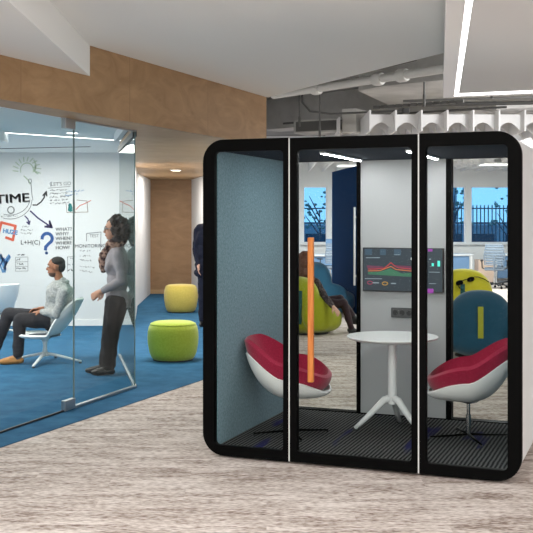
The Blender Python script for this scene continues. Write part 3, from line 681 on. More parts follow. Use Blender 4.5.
chart('header_tile', [([(365, 251.5), (372, 251.5)], 6), ([(380, 251.5), (386, 251.5)], 6), ([(394, 251.5), (401, 251.5)], 6)], bm_)
chart('ring_chart', [([(385+2.8*math.cos(a*.5), 283.5+1.6*math.sin(a*.5)) for a in range(14)], .8)], em('chart_amber', (160, 120, 40), .5))
chart('ring_chart', [([(370+2.6*math.cos(a*.5), 283+1.6*math.sin(a*.5)) for a in range(14)], .8)], em('chart_crimson', (130, 40, 70), .5))
chart('indicator', [([(411.0, 257.8), (412.8, 257.8)], 2.2)], em('chart_white', (230, 230, 230), .8))
pm = em('chart_magenta', (130, 44, 140), .4)
chart('badge', [([(428, 249), (432.5, 249)], 2.6), ([(426.6, 290), (433.5, 290)], 4.6)], pm)
tm = em('chart_teal', (64, 190, 170), .8)
chart('bar_mark', [([(432.8, 265), (432.8, 262)], 2.2), ([(438.8, 265.2), (438.8, 259.5)], 2.6)], tm)

# pod table
tb = podpt(1.128, .985, .068)
t = thing('round_table', 'white round pedestal table with three splayed feet inside the pod', 'table', tb, PA)
b = B(); lathe(b, [(0, .690), (.30, .690), (.338, .703), (.347, .712), (.347, .716), (.343, .720), (0, .720)], seg=72); obj('tabletop', b, M['white_gloss'], t, auto=True)
b = B(); lathe(b, [(0, .20), (.030, .20), (.034, .24), (.034, .55), (.030, .66), (.05, .672), (.12, .684), (.12, .69), (0, .69)], seg=28); obj('column', b, M['white_metal'], t, auto=True)
for k, a in enumerate((PI*.995, PI*.40, -PI*.27)):
    a -= PA; c, s_ = math.cos(a), math.sin(a)
    b = B(); tube(b, [(.0, 0, .25), (c*.06, s_*.06, .232), (c*.17, s_*.17, .12), (c*.285, s_*.285, .012)], [.030, .028, .022, .016], 12); obj('leg', b, M['white_metal'], t, smooth=True)
    b = B(); lathe(b, [(0, 0), (.016, 0), (.016, .008), (0, .008)], (c*.285, s_*.285), 14); obj('foot_glide', b, M['dark_plastic'], t)

# bucket chairs
def bucket(zb, R, H, off=0.0, lift=0.0, tmin=0.0, wide=1.0, lean=.30, th=.012, nth=72, nt=16, c0=-.05):
    """closed bucket shell; +x is the front. R=(front, side, back) radii, H=(front, side, back) rim heights"""
    def hgt(a):   # a=0 front, pi back
        c = math.cos(a)
        if c > 0: k = c**1.5; return H[1]*(1-k)+H[0]*k
        k = min(1, max(0, (-c-c0)/(.8-c0))); k = k*k*(3-2*k); return H[1]*(1-k)+H[2]*k
    def pt(a, tt, o, l):
        rx = R[0] if math.cos(a) > 0 else R[2]
        c, s = math.cos(a), math.sin(a); pw = .82
        cx = math.copysign(abs(c)**pw, c)*rx; cy = math.copysign(abs(s)**pw, s)*R[1]
        f = math.sin(min(1, tt*1.0)*PI/2)**.85; h = (hgt(a)+l)*(1-math.cos(tt*PI/2))**1.15
        k = 1-o/max(.2, R[1]); back = min(1, max(0, (-c-c0)/(.8-c0))); back = back*back*(3-2*back)
        ln = 1+lean*.0
        return Vector((cx*f*k-back*lean*h-(max(0, -c)*.0), cy*f*k*(1+.10*min(1, h/.3))*(1-.22*back*min(1, max(0, h-.22)/.25)), zb+o+h))
    b = bmesh.new(); outer = []; inner = []
    for j in range(nt+1):
        tt = tmin+(1-tmin)*j/nt
        outer.append([b.verts.new(pt(2*PI*i/nth, tt, off, lift)) for i in range(nth)] if tt > 0 else [b.verts.new(pt(0, 0, off, lift))])
        inner.append([b.verts.new(pt(2*PI*i/nth, tt, off+th, lift-.004*0)) for i in range(nth)] if tt > 0 else [b.verts.new(pt(0, 0, off+th, lift))])
    def skin(rings):
        for A, C in zip(rings, rings[1:]):
            for i in range(nth):
                i2 = (i+1) % nth
                if len(A) == 1: b.faces.new((A[0], C[i], C[i2]))
                else: b.faces.new((A[i], A[i2], C[i2], C[i]))
    skin(outer); skin(inner)
    for i in range(nth): b.faces.new((outer[-1][i], outer[-1][(i+1) % nth], inner[-1][(i+1) % nth], inner[-1][i]))
    return b
def star(t, n, r, hz, m, rot=0, thick=.012, z0=.006, rise=.055, names='leg'):
    for k in range(n):
        a = rot+2*PI*k/n; c, s = math.cos(a), math.sin(a)
        b = B(); tube(b, [(c*.01, s*.01, rise), (c*r*.5, s*r*.5, rise*.72), (c*r, s*r, z0+thick*.8)], [thick*1.25, thick, thick*.7], 10, flat=.75); lg = obj(names, b, m, t, smooth=True)
        b = B(); lathe(b, [(0, 0), (thick*.9, 0), (thick*.9, z0+thick*.3), (0, z0+thick*.3)], (c*r*.985, s*r*.985), 12); obj('foot_glide', b, M['dark_plastic'], lg)
def pod_chair(label, loc, rz, legrot):
    t = thing('swivel_chair', label, 'chair', loc, rz, 'red and white chairs in the pod')
    zb = .275
    b = bucket(zb, (.30, .27, .23), (.055, .16, .33), 0, 0, 0, lean=.32, th=.012); s = obj('shell', b, M['white_gloss'], t, auto=True); s['label'] = 'white moulded shell'
    b = bucket(zb, (.318, .295, .248), (.145, .25, .41), .016, .0, 0, lean=.28, th=.022); s = obj('upholstery', b, M['red'], t, auto=True); s['label'] = 'crimson fabric liner'
    b = B(); lathe(b, [(0, .02), (.019, .02), (.019, .17), (.013, .175), (.013, .25), (.07, .268), (.09, .285), (0, .285)], seg=24); obj('pedestal', b, M['chrome'], t, auto=True)
    star(t, 4, .29, 0, M['black_metal'], legrot, .010, rise=.026)
    return t
pod_chair('crimson and white swivel chair on the left, against the felt wall', podpt(.445, .60, .068), PA+.10, .5)
pod_chair('crimson and white swivel chair on the right side of the pod', podpt(1.715, .93, .068), PA+PI+.18, .3)

# ------------------------------------------------------------------ ottomans
def ottoman(label, cat, x, y, r, h, m):
    t = thing('ottoman', label, cat, (x, y, .006), 0, 'round felt ottomans in the corridor')
    prof = [(0, .012), (r*.76, .012), (r*.83, .03), (r*.925, h*.20), (r*.985, h*.42), (r, h*.58), (r*.985, h*.74), (r*.945, h*.86), (r*.87, h*.945), (r*.74, h*.982), (r*.5, h*.997), (0, h)]
    b = B(); lathe(b, prof, seg=56); obj('cushion', b, m, t, smooth=True)
    b = B(); lathe(b, [(0, 0), (r*.78, 0), (r*.78, .014), (0, .014)], seg=40); obj('base', b, M['dark_plastic'], t)
    b = B(); tube(b, [(r*.89*math.cos(a*PI/28), r*.89*math.sin(a*PI/28), h*.93) for a in range(57)], .004, 6, False); obj('seam', b, m, t)
    return t
ottoman('apple-green round ottoman on the blue carpet, nearest the pod', 'ottoman', -1.112, 11.9, .303, .462, M['ott_green'])
ottoman('mustard-yellow round ottoman further back by the wooden end wall', 'ottoman', -1.54, 18.0, .305, .50, M['ott_yellow'])

# ------------------------------------------------------------------ lounge chairs seen through the pod
def lounge(label, x, y, rz, m, strap, s=1.0, h=.85, w=.40, phi=0.0):
    """+x is the front of the seat"""
    t = thing('lounge_chair', label, 'lounge chair', (x, y, 0), rz, 'high-backed upholstered lounge chairs behind the pod')
    b = B()
    ell(b, (.06, 0, .21), (.42*s, w, .21), p=.72, seg=28)
    ell(b, (-.16, 0, h*.5), (.21*s, w*.98, h*.5), p=.84, seg=28); ell(b, (.08, 0, .38), (.24*s, w*.86, .16), seg=28)
    ell(b, (-.05, w*.82, .30), (.30*s, .10, .25), p=.85); ell(b, (-.05, -w*.82, .30), (.30*s, .10, .25), p=.85)
    me = fuse(b, .02, 8); link('cushion_body', me, m, t, True)
    b = B(); lathe(b, [(0, 0), (.30, 0), (.30, .012), (0, .012)], seg=32); obj('base', b, M['dark_plastic'], t)
    b = B(); pts = []
    for k in range(12):
        a = math.radians(-35+k*5.8); ca = abs(math.cos(a))**.84; pts.append((-.16-(.21*s+.014)*ca*math.cos(phi), -(w*.98+.014)*ca*math.sin(phi), h*.5+h*.5*math.copysign(abs(math.sin(a))**.84, a)))
    tube(b, pts, .030, 10, flat=.35) if False else None
    for (p, q_) in zip(pts, pts[1:]):
        P, Q = Vector(p), Vector(q_); tx = .064*math.tan(phi)*.21/w; 
        vs = [b.verts.new(v) for v in ((P.x, P.y-.032, P.z), (P.x-tx, P.y+.032, P.z), (Q.x-tx, Q.y+.032, Q.z), (Q.x, Q.y-.032, Q.z))]
        vi = [b.verts.new(v) for v in ((P.x+.03, P.y-.032, P.z), (P.x+.03-tx, P.y+.032, P.z), (Q.x+.03-tx, Q.y+.032, Q.z), (Q.x+.03, Q.y-.032, Q.z))]
        b.faces.new(vs); b.faces.new(vi[::-1])
        for i in range(4): b.faces.new((vs[i], vs[(i+1) % 4], vi[(i+1) % 4], vi[i]))
    o = obj('strap', b, strap, t); return t
lounge('lime-green lounge chair with a dark teal strap, woman seated in it', .615, 14.75, math.radians(36), M['lime'], M['teal_strap'], 1.0, .84, .40, math.radians(36))
lounge('blue lounge chair beside the navy wall, beyond the seated woman', 1.02, 17.9, math.radians(20), M['blue'], M['teal_strap'], 1.2, .92, .45)
lounge('teal lounge chair with a lime strap, nearest the pod back', 2.62, 12.3, math.radians(80), M['teal'], M['lime_strap'], 1.1, .82, .40)
lounge('yellow lounge chair holding sunglasses, behind the teal one', 2.95, 14.9, math.radians(75), M['yellow'], M['teal_strap'], 1.1, .95, .44)
# sunglasses hung on the yellow chair
t = thing('sunglasses', 'pair of dark sunglasses hooked on the yellow lounge chair', 'sunglasses', (2.88, 14.50, .78), -.05)
t.rotation_euler = (0, -.30, -.05)
for sgn in (-1, 1):
    b = B(); ell(b, (sgn*.085, 0, 0), (.055, .010, .035), p=.75, seg=20); obj('lens', b, M['black_metal'], t, smooth=True)
b = B(); tube(b, [(-.03, 0, .015), (0, -.01, .02), (.03, 0, .015)], .006, 8); obj('bridge', b, M['black_metal'], t)
b = B(); tube(b, [(.14, 0, .02), (.20, .03, .00), (.28, .05, -.06), (.33, .05, -.12)], .006, 8); obj('temple_arm', b, M['black_metal'], t)
b = B(); tube(b, [(-.13, 0, 0), (-.10, .02, -.08), (-.04, .02, -.15)], .006, 8); obj('temple_arm', b, M['black_metal'], t)

# navy free-standing wall with a white pull
t = thing('navy_partition', 'tall navy fabric partition with a slim white pull', 'partition', (0, 0, 0))
b = B(); prism(b, [(1.31, 20.0), (1.66, 17.0), (1.80, 17.05), (1.52, 20.2)], .0, 2.62); obj('fabric_panel', b, M['navy'], t)
b = B(); tube(b, [(1.495, 17.0, .55), (1.495, 17.0, 1.88)], .018, 10); obj('pull_handle', b, M['white_metal'], t, smooth=True)
for z in (.7, 1.7): b = B(); box(b, 1.48, 1.66, 16.985, 17.015, z, z+.02); obj('handle_bracket', b, M['white_metal'], t)

# desks and task chairs by the far windows
def desk(label, x, y, wd, rz=0, screen=True):
    t = thing('office_desk', label, 'desk', (x, y, 0), rz, 'white desks by the far windows')
    b = B(); box(b, 0, wd, -.38, .38, .72, .75, .004); obj('desktop', b, M['desk_top'], t)
    for xx in (.03, wd-.07):
        for yy in (-.34, .30): b = B(); box(b, xx, xx+.04, yy, yy+.04, 0, .72); obj('leg', b, M['white_metal'], t)
    b = B(); box(b, .1, wd-.1, -.30, -.28, .12, .70); obj('modesty_panel', b, M['desk_blue'], t)
    if screen:
        b = B(); box(b, wd*.4, wd*.4+.5, .18, .21, .85, 1.15, .004); mo = obj('screen_panel', b, M['desk_blue'], t)
        b = B(); box(b, wd*.4+.22, wd*.4+.28, .2, .23, .75, .9); obj('stand', b, M['steel'], mo)
    return t
desk('white desk with a blue-grey front panel behind the yellow chair', 4.0, 26.7, 1.45, 0, False)
desk('white desk at the right behind the task chairs', 6.0, 26.7, 1.8, 0, False)
desk('white desk below the left windows, beside the navy partition', .9, 26.4, 1.7)
t = thing('drawer_unit', 'low cabinet with a beige side beside the white desk', 'cabinet', (5.50, 26.2, 0))
b = B(); box(b, 0, .42, -.25, .25, .04, .62, .006); obj('body', b, M['cab_beige'], t)
for k in range(3): b = B(); box(b, .02, .40, -.262, -.25, .07+k*.18, .23+k*.18, .003); d_ = obj('drawer', b, M['cab_beige'], t); b = B(); box(b, .15, .27, -.272, -.262, .18+k*.18, .19+k*.18); obj('handle', b, M['steel'], d_)
b = B(); box(b, .03, .39, -.22, .22, 0, .04); obj('plinth', b, M['dark_plastic'], t)
def task_chair(label, x, y, rz):
    t = thing('task_chair', label, 'office chair', (x, y, 0), rz, 'grey task chairs by the desks')
    m = M['chair_grey']
    b = B(); box(b, -.24, .24, -.24, .24, .44, .50, .03, 3); obj('seat', b, m, t, auto=True)
    b = B(); 
    for i in range(7):
        z0 = .60+i*.065; y = -.26-.02*math.sin((i-3)*.5); box(b, -.22+.006*abs(i-3), .22-.006*abs(i-3), y-.012, y+.012, z0, z0+.055, .01)
    tube(b, [(-.22, -.26, .58), (-.24, -.28, .8), (-.20, -.27, 1.06), (.20, -.27, 1.06), (.24, -.28, .8), (.22, -.26, .58), (-.22, -.26, .58)], .014, 8)
    tube(b, [(0, -.05, .42), (0, -.25, .46), (0, -.30, .62), (0, -.29, .8)], .022, 8); obj('backrest', b, M['chair_grey'], t, auto=True)
    for sgn in (-1, 1):
        b = B(); tube(b, [(sgn*.22, -.08, .46), (sgn*.29, -.08, .50), (sgn*.30, -.06, .66)], .014, 8); box(b, sgn*.30-.035, sgn*.30+.035, -.16, .12, .66, .69, .01); obj('armrest', b, M['dark_plastic'], t, auto=True)
    b = B(); lathe(b, [(0, .08), (.03, .08), (.03, .28), (.02, .285), (.02, .42), (.08, .44), (0, .44)], seg=18); obj('gas_lift', b, M['chrome'], t, auto=True)
    for k in range(5):
        a = .3+2*PI*k/5; c, s = math.cos(a), math.sin(a); b = B(); tube(b, [(c*.02, s*.02, .12), (c*.29, s*.29, .075)], [.022, .014], 8); lg = obj('leg', b, M['dark_plastic'], t, smooth=True)
        b = B(); ell(b, (c*.29, s*.29, .032), (.03, .03, .032), seg=10); obj('castor', b, M['black_metal'], lg, smooth=True)
    return t
task_chair('light grey task chair near the right-hand desk, its back to the lounge', 5.52, 24.2, -.25)
task_chair('light grey task chair furthest right, partly hidden by the pod frame', 6.08, 25.0, .4)
task_chair('light grey task chair at the desk left of the navy partition', 1.62, 25.3, .3)

# ------------------------------------------------------------------ people
SK = {'fair': mat('skin_fair', (206, 150, 122), .55), 'tan': mat('skin_tan', (164, 108, 78), .55), 'pale': mat('skin_pale', (214, 168, 146), .55)}
HAIRM = {'dark': mat('hair_dark', (58, 42, 34), .55), 'brown': mat('hair_brown', (92, 54, 34), .5), 'black': mat('hair_black', (28, 24, 22), .7)}
M['eye'] = mat('eye_white', (225, 222, 215), .3); M['iris'] = mat('iris_brown', (40, 26, 20), .3); M['lip'] = mat('lips', (160, 84, 78), .5)
def basis(fwd, up=(0, 0, 1)):
    f = Vector(fwd).normalized(); u = Vector(up); u = (u-f*u.dot(f)).normalized(); s = u.cross(f)   # s = person's left
    return Matrix((f, s, u)).transposed()          # columns: forward, left, up
def add_head(bm, c, R, k=1.0):
    """skull, jaw, nose, ears; x forward, y left, z up; c = head centre"""
    c = Vector(c); P = lambda x, y, z: c+R @ (Vector((x, y, z))*k)
    ell(bm, P(-.012, 0, .025), (.098*k, .076*k, .092*k), R); ell(bm, P(.022, 0, -.045), (.062*k, .056*k, .072*k), R)
    ell(bm, P(.050, 0, -.092), (.026*k, .028*k, .020*k), R); ell(bm, P(.060, 0, -.052), (.022*k, .026*k, .022*k), R)
    cap(bm, P(.080, 0, .012), P(.098, 0, -.026), .010*k, .014*k); ell(bm, P(.090, 0, -.030), (.013*k, .017*k, .009*k), R)
    ell(bm, P(.072, 0, .035), (.018*k, .050*k, .012*k), R)
    ell(bm, P(.078, 0, -.058), (.010*k, .022*k, .006*k), R); ell(bm, P(.076, 0, -.070), (.010*k, .020*k, .007*k), R)
    for s in (-1, 1): ell(bm, P(-.010, s*.078, -.005), (.018*k, .008*k, .032*k), R)
def face_parts(t, c, R, k=1.0, hair='dark'):
    c = Vector(c); P = lambda x, y, z: c+R @ (Vector((x, y, z))*k)
    for s in (-1, 1):
        b = B(); ell(b, P(.074, s*.032, .010), (.012*k, .014*k, .009*k), R, 12); e = obj('eye', b, M['eye'], t, True)
        b = B(); ell(b, P(.083, s*.032, .010), (.005*k, .006*k, .006*k), R, 8); obj('iris', b, M['iris'], e, True)
        b = B(); tube(b, [P(.086, s*.014, .028), P(.086, s*.032, .034), P(.074, s*.050, .028)], .004, 6); obj('eyebrow', b, HAIRM[hair], t, True)
    b = B(); ell(b, P(.086, 0, -.064), (.006*k, .020*k, .007*k), R, 10); obj('lips', b, M['lip'], t, True)
def add_hand(bm, w_, d, n, side=1, curl=.6, k=1.0):
    """wrist w_, direction d, back-of-hand normal n, side = +1 thumb to the cross side"""
    d = Vector(d).normalized(); n = Vector(n); n = (n-d*n.dot(d)).normalized(); s = d.cross(n)*side; w_ = Vector(w_)
    R = Matrix((d, s, n)).transposed()
    ell(bm, w_+d*.045*k, (.050*k, .040*k, .016*k), R, 14)
    cap(bm, w_-d*.02, w_+d*.02, .026*k, .026*k)
    for i, (o, L) in enumerate(((.030, .072), (.010, .082), (-.010, .075), (-.029, .060))):
        p = w_+d*.080*k+s*o*k; a = curl*.4; pts = [p]
        for j in range(3):
            dd = (d*math.cos(a)-n*math.sin(a)); p = p+dd*L*k/3; pts.append(p); a += curl*.55
        chain(bm, pts, [.0100*k, .0095*k, .0085*k, .0078*k])
    p = w_+d*.022*k+s*.030*k; pts = [p, p+(d*.6+s*.7-n*.2).normalized()*.036*k]; pts.append(pts[1]+(d*.9+s*.2-n*.4).normalized()*.032*k)
    chain(bm, pts, [.014*k, .011*k, .009*k])
def foot(bm, an, toe, r=.034, k=1.0, sole=0):
    an, toe = Vector(an), Vector(toe); d = (toe-an); d.z = 0; d.normalize(); z = toe.z
    heel = Vector((an.x, an.y, z+.01))-d*.035
    chain(bm, [heel+Vector((0, 0, .025)), Vector((toe.x, toe.y, z+.028))-d*.07, Vector((toe.x, toe.y, z+.024))-d*.02], [.036*k, .040*k, .026*k])
    cap(bm, an, heel+Vector((0, 0, .04))+d*.03, r, .036*k); cap(bm, an, (Vector((toe.x, toe.y, z+.04))-d*.10), r*.9, .034*k)

def px3(x, y, Y): return Vector(((x-266.5)*Y/1000, Y, 1.68-(y-219)*Y/1000))

def make_person(name, label, J, fwd, skin, top, bottom, shoe, hair, hands, torso=(.175, .115), k=1.0, root=None, hem=.0, skirt=None, female=False, sleeve=1.0, hsc=1.0, face=True, headfwd=None, headup=(0, 0, 1), vox=.0075, mats=None, jacket_len=None, leg=1.0):
    root = root or J['root']; t = thing(name, label, 'person', root)
    o = -Vector(root); G = {a: (Vector(v)+o) for a, v in J.items()}
    up = (G['neck']-G['pelvis']).normalized(); R = basis(fwd, up); HR = basis(headfwd or fwd, headup)
    lat, dep = torso; fw = R @ Vector((1, 0, 0)); lf = R @ Vector((0, 1, 0)); pe, nk = G['pelvis'], G['neck']
    chest = pe.lerp(nk, .66); waist = pe.lerp(nk, .33)
    def torso_shapes(bm, g):
        ell(bm, chest, (dep+g, lat*.86+g, .17+g), R); ell(bm, pe.lerp(nk, .86), (dep*.72+g, lat*.86+g, .07+g), R)
        ell(bm, waist, (dep*.82+g, lat*.74+g, .15+g), R); ell(bm, pe, (dep*.98+g, lat*.88+g, .13+g), R)
        if female: 
            for s in (-1, 1): ell(bm, chest+fw*dep*.70+lf*s*.07-up*.02, (.042+g, .055+g, .055+g), R)
    # continuous body
    b = B(); add_head(b, G['head'], HR, k); cap(b, nk-up*.03, G['head']-HR @ Vector((.02, 0, .06)), .055*k, .050*k); torso_shapes(b, -.012)
    for s in 'LR':
        chain(b, [G['sh'+s], G['el'+s], G['wr'+s]], [.047*k, .036*k, .024*k]); cap(b, pe.lerp(nk, .88), G['sh'+s], .05, .045)
        chain(b, [G['hip'+s], G['kn'+s], G['an'+s]], [.080*k, .052*k, .032*k]); foot(b, G['an'+s], G['toe'+s], .030, .82)
        if s in hands: h = hands[s]; add_hand(b, G['wr'+s], h[0], h[1], h[2], h[3], hsc)
    link('body', fuse(b, vox, 2), skin, t, True)
    # top
    b = B(); torso_shapes(b, .016)
    for s in 'LR':
        e = G['el'+s]+(G['wr'+s]-G['el'+s])*(.86*sleeve)
        cap(b, pe.lerp(nk, .87), G['sh'+s], .066, .062); chain(b, [G['sh'+s], G['el'+s], e], [.064*k, .052*k, .041*k])
    if jacket_len:
        ell(b, pe-up*jacket_len, (dep*1.05+.02, lat*.92+.02, .10), R); 
    cap(b, nk-up*.04, nk+up*.012, .072, .062)
    o_ = link('top_garment' if not mats else mats[0], fuse(b, vox*1.2, 3, rough=(.012, 14)), top, t, True)
    # trousers / tights
    b = B(); ell(b, pe-up*.02, (dep*.98+.006, lat*.88+.008, .14), R)
    for s in 'LR':
        h, kn, an = G['hip'+s], G['kn'+s], G['an'+s]; an2 = kn.lerp(an, .93 if bottom[1] == 'trousers' else .99)
        rr = [v*k*leg for v in (.100, .078, .064)] if bottom[1] == 'trousers' else [.098*k, .066*k, .043*k]
        chain(b, [h, kn, an2], rr)
    link(bottom[1], fuse(b, vox*1.2, 3, rough=(.010, 12)), bottom[0], t, True)
    for s in 'LR':
        b = B(); foot(b, G['an'+s]-(G['an'+s]-G['kn'+s]).normalized()*(-.015), G['toe'+s], .037, 1.0)
        link('shoe', fuse(b, .007, 2), shoe, t, True)
    if face: face_parts(t, G['head'], HR, k, hair)
    return t, G, R, HR

J = {}
# -- standing woman
Y = 10.80; p = lambda x, y, dy=0: px3(x, y, Y)+Vector((0, dy, 0))
J = dict(root=Vector((px3(113, 219, Y).x, Y, .006)), head=p(113.5, 229.5), neck=p(117.5, 246), pelvis=p(117.5, 299),
         shL=p(120, 254, -.155), elL=p(124, 280, -.19), wrL=p(102.5, 291, -.12), shR=p(119, 254, .155), elR=p(120, 279, .19), wrR=p(102.5, 291, .06),
         hipL=p(117, 303, -.085), knL=p(111.5, 335, -.08), anL=p(110, 366, -.08), toeL=p(93, 376, -.11),
         hipR=p(117, 303, .085), knR=p(109, 335, .06), anR=p(105, 366, .04), toeR=p(85, 376, .03))
for a in 'LR': J['toe'+a].z = .015; J['an'+a].z = .10
JM = mottled('grey_blazer', (146, 138, 142), (170, 162, 166), 90, .9)
DK = mottled('dark_trousers', (28, 27, 29), (40, 39, 41), 60, .9); BLK = mat('black_leather', (20, 20, 22), .35)
wt, G, R, HR = make_person('person', 'standing woman in grey blazer and patterned scarf, hands joined, facing left', J, (-1, -.12, 0), SK['fair'], JM, (DK, 'trousers'), BLK, 'dark',
    {'L': ((-.9, .1, -.5), (-.3, -1, .2), -1, .8), 'R': ((-.9, -.1, -.5), (-.3, 1, .2), 1, .8)}, (.165, .118), female=True, mats=('blazer',), jacket_len=.03, leg=1.18)
hb = B(); rnd = random.Random(4); hc = G['head']
for k in range(150):
    a = rnd.uniform(0, 2*PI); z = rnd.uniform(-1, 1); q3 = Vector((math.sqrt(1-z*z)*math.cos(a), math.sqrt(1-z*z)*math.sin(a), z))
    if q3.x > .42 and q3.z < .5: continue
    v = hc+HR @ Vector((-.048+q3.x*.112, q3.y*.118, -.008+q3.z*.140)); r = rnd.uniform(.020, .038); ell(hb, v, (r, r, r*1.1), seg=10)
ell(hb, hc+HR @ Vector((-.05, 0, 0)), (.09, .095, .12), HR)
o = link('hair', fuse(hb, .009, 1, rough=(.012, 60)), HAIRM['dark'], wt, True); o['label'] = 'dark curly shoulder-length hair'
SCM = mottled('patterned_scarf', (58, 30, 32), (176, 140, 124), 26, .9, lo=.46, hi=.56)
b = B(); nk = G['neck']
for k in range(16): a = 2*PI*k/16; ell(b, nk+R @ Vector((.07*math.cos(a)+.02, .075*math.sin(a), .02+.015*math.sin(3*a))), (.034, .034, .04), seg=10)
cap(b, nk+R @ Vector((.09, 0, 0)), nk+R @ Vector((.15, 0, -.12)), .045, .05); cap(b, nk+R @ Vector((.15, 0, -.12)), nk+R @ Vector((.155, -.01, -.26)), .05, .030)
o = link('scarf', fuse(b, .010, 2, rough=(.02, 22)), SCM, wt, True); o['label'] = 'dark and beige patterned scarf'
b = B()
for s in (-1, 1): tube(b, [hc+HR @ Vector((.098, s*.034+.022*math.cos(a*PI/7), .008+.020*math.sin(a*PI/7))) for a in range(15)], .003, 6); tube(b, [hc+HR @ Vector((.098, s*.056, .012)), hc+HR @ Vector((.0, s*.084, .012))], .003, 6)
tube(b, [hc+HR @ Vector((.098, -.012, .010)), hc+HR @ Vector((.098, .012, .010))], .003, 6); obj('glasses', b, M['steel'], wt)

# -- seated man
Y = 11.65
J = dict(root=Vector((px3(50, 219, Y).x, Y, .006)), head=p(55.5, 267), neck=p(61.5, 283), pelvis=p(54.5, 319),
         shL=p(67, 291, -.18), elL=p(61, 313, -.21), wrL=p(43, 311, -.10), shR=p(65, 292, .17), elR=p(58, 315, .2), wrR=p(40, 309, .04),
         hipL=p(52, 320, -.09), knL=p(22.5, 318.5, -.12), anL=p(20.5, 356, -.12), toeL=p(2, 371, -.16),
         hipR=p(52, 320, .09), knR=p(6, 315, .12), anR=p(-10, 348, .14), toeR=p(-30, 360, .14))
for a in 'LR': J['toe'+a].z = .015; J['an'+a].z = .105
SHM = mottled('grey_shirt', (150, 150, 150), (188, 188, 186), 60, .9, lo=.4, hi=.6); TRM = mottled('charcoal_trousers', (44, 42, 46), (58, 56, 60), 60, .9)
BRM = mottled('tan_leather', (186, 124, 66), (204, 144, 84), 20, .4)
mt, G, R, HR = make_person('person', 'seated man in grey shirt and dark trousers on a white chair', J, (-1, -.05, 0), SK['tan'], SHM, (TRM, 'trousers'), BRM, 'black',
    {'L': ((-1, 0, -.15), (-.2, -.3, 1), -1, .7), 'R': ((-1, -.2, -.1), (-.2, .3, 1), 1, .7)}, (.19, .142), mats=('shirt',))
hb = B(); hc = G['head']
ell(hb, hc+HR @ Vector((-.024, 0, .052)), (.090, .079, .072), HR); ell(hb, hc+HR @ Vector((-.064, 0, .005)), (.052, .074, .070), HR)
o = link('hair', fuse(hb, .008, 1), HAIRM['black'], mt, True); o['label'] = 'short black hair'
hb = B(); ell(hb, hc+HR @ Vector((.024, 0, -.080)), (.058, .060, .040), HR)
link('beard', fuse(hb, .008, 1), mat('stubble', (84, 58, 46), .8), mt, True)
for s in 'LR':
    b = B(); cap(b, G['an'+s]+Vector((0, 0, -.02)), G['an'+s].lerp(G['kn'+s], .14), .042, .044); o = link('sock', fuse(b, .008, 1), mat('grey_sock', (84, 92, 98), .9), mt, True)
b = B(); nk = G['neck']; tube(b, [nk+R @ Vector((.075*math.cos(a), .075*math.sin(a), .005+.015*math.cos(a)*-1)) for a in [(.35+i*(2*PI-.7)/14) for i in range(15)]], .015, 8, flat=1.6); obj('collar', b, SHM, mt, True)

# white conference chairs
def room_chair(label, x, y, rz, legrot=.0, s=1.0):
    t = thing('conference_chair', label, 'chair', (x, y, .006), rz, 'white shell chairs in the meeting room')
    b = bucket(.285, (.36, .25, .24), (.055, .045, .46), 0, 0, 0, lean=.46, th=.016, c0=.25); obj('shell', b, M['white_gloss'], t, auto=True)
    b = B(); lathe(b, [(0, .305), (.14, .305), (.18, .315), (.19, .322), (.18, .33), (0, .335)], seg=36); o = obj('seat_pad', b, M['chair_grey'], t, auto=True)
    b = B(); lathe(b, [(0, .08), (.05, .08), (.03, .12), (.022, .2), (.03, .25), (.06, .28), (.07, .29), (0, .29)], seg=24); obj('pedestal', b, M['white_metal'], t, auto=True)
    for k in range(4):
        a = legrot+PI/2*k; c, s_ = math.cos(a), math.sin(a); b = B(); tube(b, [(0, 0, .115), (c*.2, s_*.2, .075), (c*.43, s_*.43, .022)], [.026, .022, .016], 10, flat=.7); lg = obj('leg', b, M['white_metal'], t, smooth=True)
        b = B(); lathe(b, [(0, 0), (.018, 0), (.018, .014), (0, .014)], (c*.42, s_*.42), 12); obj('foot_glide', b, M['dark_plastic'], lg)
    return t
room_chair('white shell chair with star base, man seated in it', px3(45, 0, 11.65).x, 11.65, PI-.05, -.04)
room_chair('white shell chair at the left edge, seen from its back', px3(-5, 0, 14.4).x, 14.4, PI-.75, .9)

# -- man in the navy suit, mostly behind the pod
Y = 15.6
J = dict(root=Vector((px3(209, 219, Y).x, Y, .006)), head=p(209, 210), neck=p(209, 222), pelvis=p(208.5, 265),
         shL=p(198, 230), elL=p(195.5, 250), wrL=p(199, 265, -.12), shR=p(219, 228), elR=p(222, 248), wrR=p(223, 266),
         hipL=p(203.5, 268), knL=p(203, 295), anL=p(202.5, 320), toeL=p(201, 326, -.15), hipR=p(214, 268), knR=p(214, 295), anR=p(214, 320), toeR=p(215, 326, -.15))
for a in 'LR': J['toe'+a].z = .015; J['an'+a].z = .10
NAV = mottled('navy_suit', (20, 24, 40), (28, 32, 50), 60, .9)
J2 = dict(J); 
for a_, c_ in (('L', 'R'), ('R', 'L')):
    for q_ in ('sh', 'el', 'wr', 'hip', 'kn', 'an', 'toe'): J2[q_+a_] = J[q_+c_]
nt_, G, R, HR = make_person('person', 'man in navy suit standing in the corridor, mostly behind the pod', J2, (.1, -1, 0), SK['pale'], NAV, (NAV, 'trousers'), BLK, 'black',
    {'L': ((0, -.1, -1), (1, 0, 0), 1, .5), 'R': ((0, -.1, -1), (-1, 0, 0), -1, .5)}, (.23, .14), mats=('suit_jacket',), jacket_len=.12, vox=.009)
hb = B(); hc = G['head']; ell(hb, hc+HR @ Vector((-.026, 0, .045)), (.10, .085, .088), HR); link('hair', fuse(hb, .009, 1), HAIRM['black'], nt_, True)

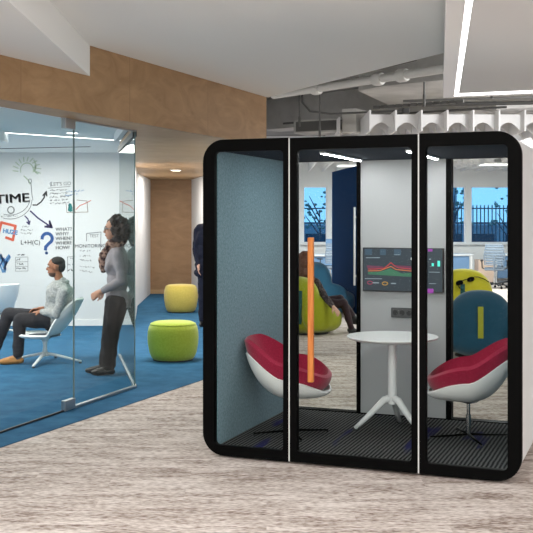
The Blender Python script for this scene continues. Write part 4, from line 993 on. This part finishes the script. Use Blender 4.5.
# -- woman seated in the lime chair
Y = 14.8
J = dict(root=Vector((px3(318, 219, Y).x, Y, 0)), head=p(306.5, 260, .0), neck=p(308, 276, .02), pelvis=p(313, 306, .10),
         shR=p(316, 282, -.12), elR=p(324, 296, -.36), wrR=p(331, 304, -.47), shL=p(309, 282, .18), elL=p(314, 300, .26), wrL=p(322, 300, .2),
         hipR=p(318, 306, .05), knR=p(344, 303, -.02), anR=p(351, 329, -.10), toeR=p(358, 337, -.12),
         hipL=p(318, 305, .22), knL=p(341, 300, .20), anL=p(354, 317, .12), toeL=p(366, 325, .06))
J['toeR'].z = .012
PAT = mottled('patterned_dark_top', (44, 38, 42), (104, 92, 92), 40, .9, lo=.45, hi=.6); TGT = mat('plum_tights', (44, 22, 30), .8)
lt, G, R, HR = make_person('person', 'seated woman with long brown hair and crossed legs in the lime chair', J, (1, .15, 0), SK['pale'], PAT, (TGT, 'tights'), BLK, 'brown',
    {'R': ((.6, -.2, -.7), (.5, -.8, .3), 1, .6), 'L': ((1, -.2, -.3), (.2, .3, 1), -1, .6)}, (.155, .10), female=True, mats=('blouse',), headfwd=(.8, .6, 0), vox=.009)
hb = B(); hc = G['head']
ell(hb, hc+HR @ Vector((-.03, 0, .03)), (.112, .098, .105), HR); ell(hb, hc+HR @ Vector((-.065, 0, -.06)), (.075, .10, .12), HR); ell(hb, hc+HR @ Vector((-.09, 0, -.19)), (.055, .10, .12), HR)
for s in (-1, 1): cap(hb, hc+HR @ Vector((-.02, s*.075, 0)), hc+HR @ Vector((-.03, s*.085, -.20)), .035, .03)
o = link('hair', fuse(hb, .010, 1, rough=(.012, 40)), HAIRM['brown'], lt, True); o['label'] = 'long brown hair'
b = B(); ell(b, G['pelvis'].lerp((G['knR']+G['knL'])/2, .3)+Vector((0, 0, .01)), (.22, .17, .10)); link('skirt', fuse(b, .012, 2), mat('dark_skirt', (30, 26, 30), .9), lt, True)
for s in 'LR':
    b = B(); c = G['toe'+s]; an = G['an'+s]; d = (c-an); d.z = 0; d.normalize(); cap(b, an-d*.03-Vector((0, 0, .03)), an-d*.035-Vector((0, 0, .085)), .014, .008); obj('shoe_heel', b, BLK, lt, True)
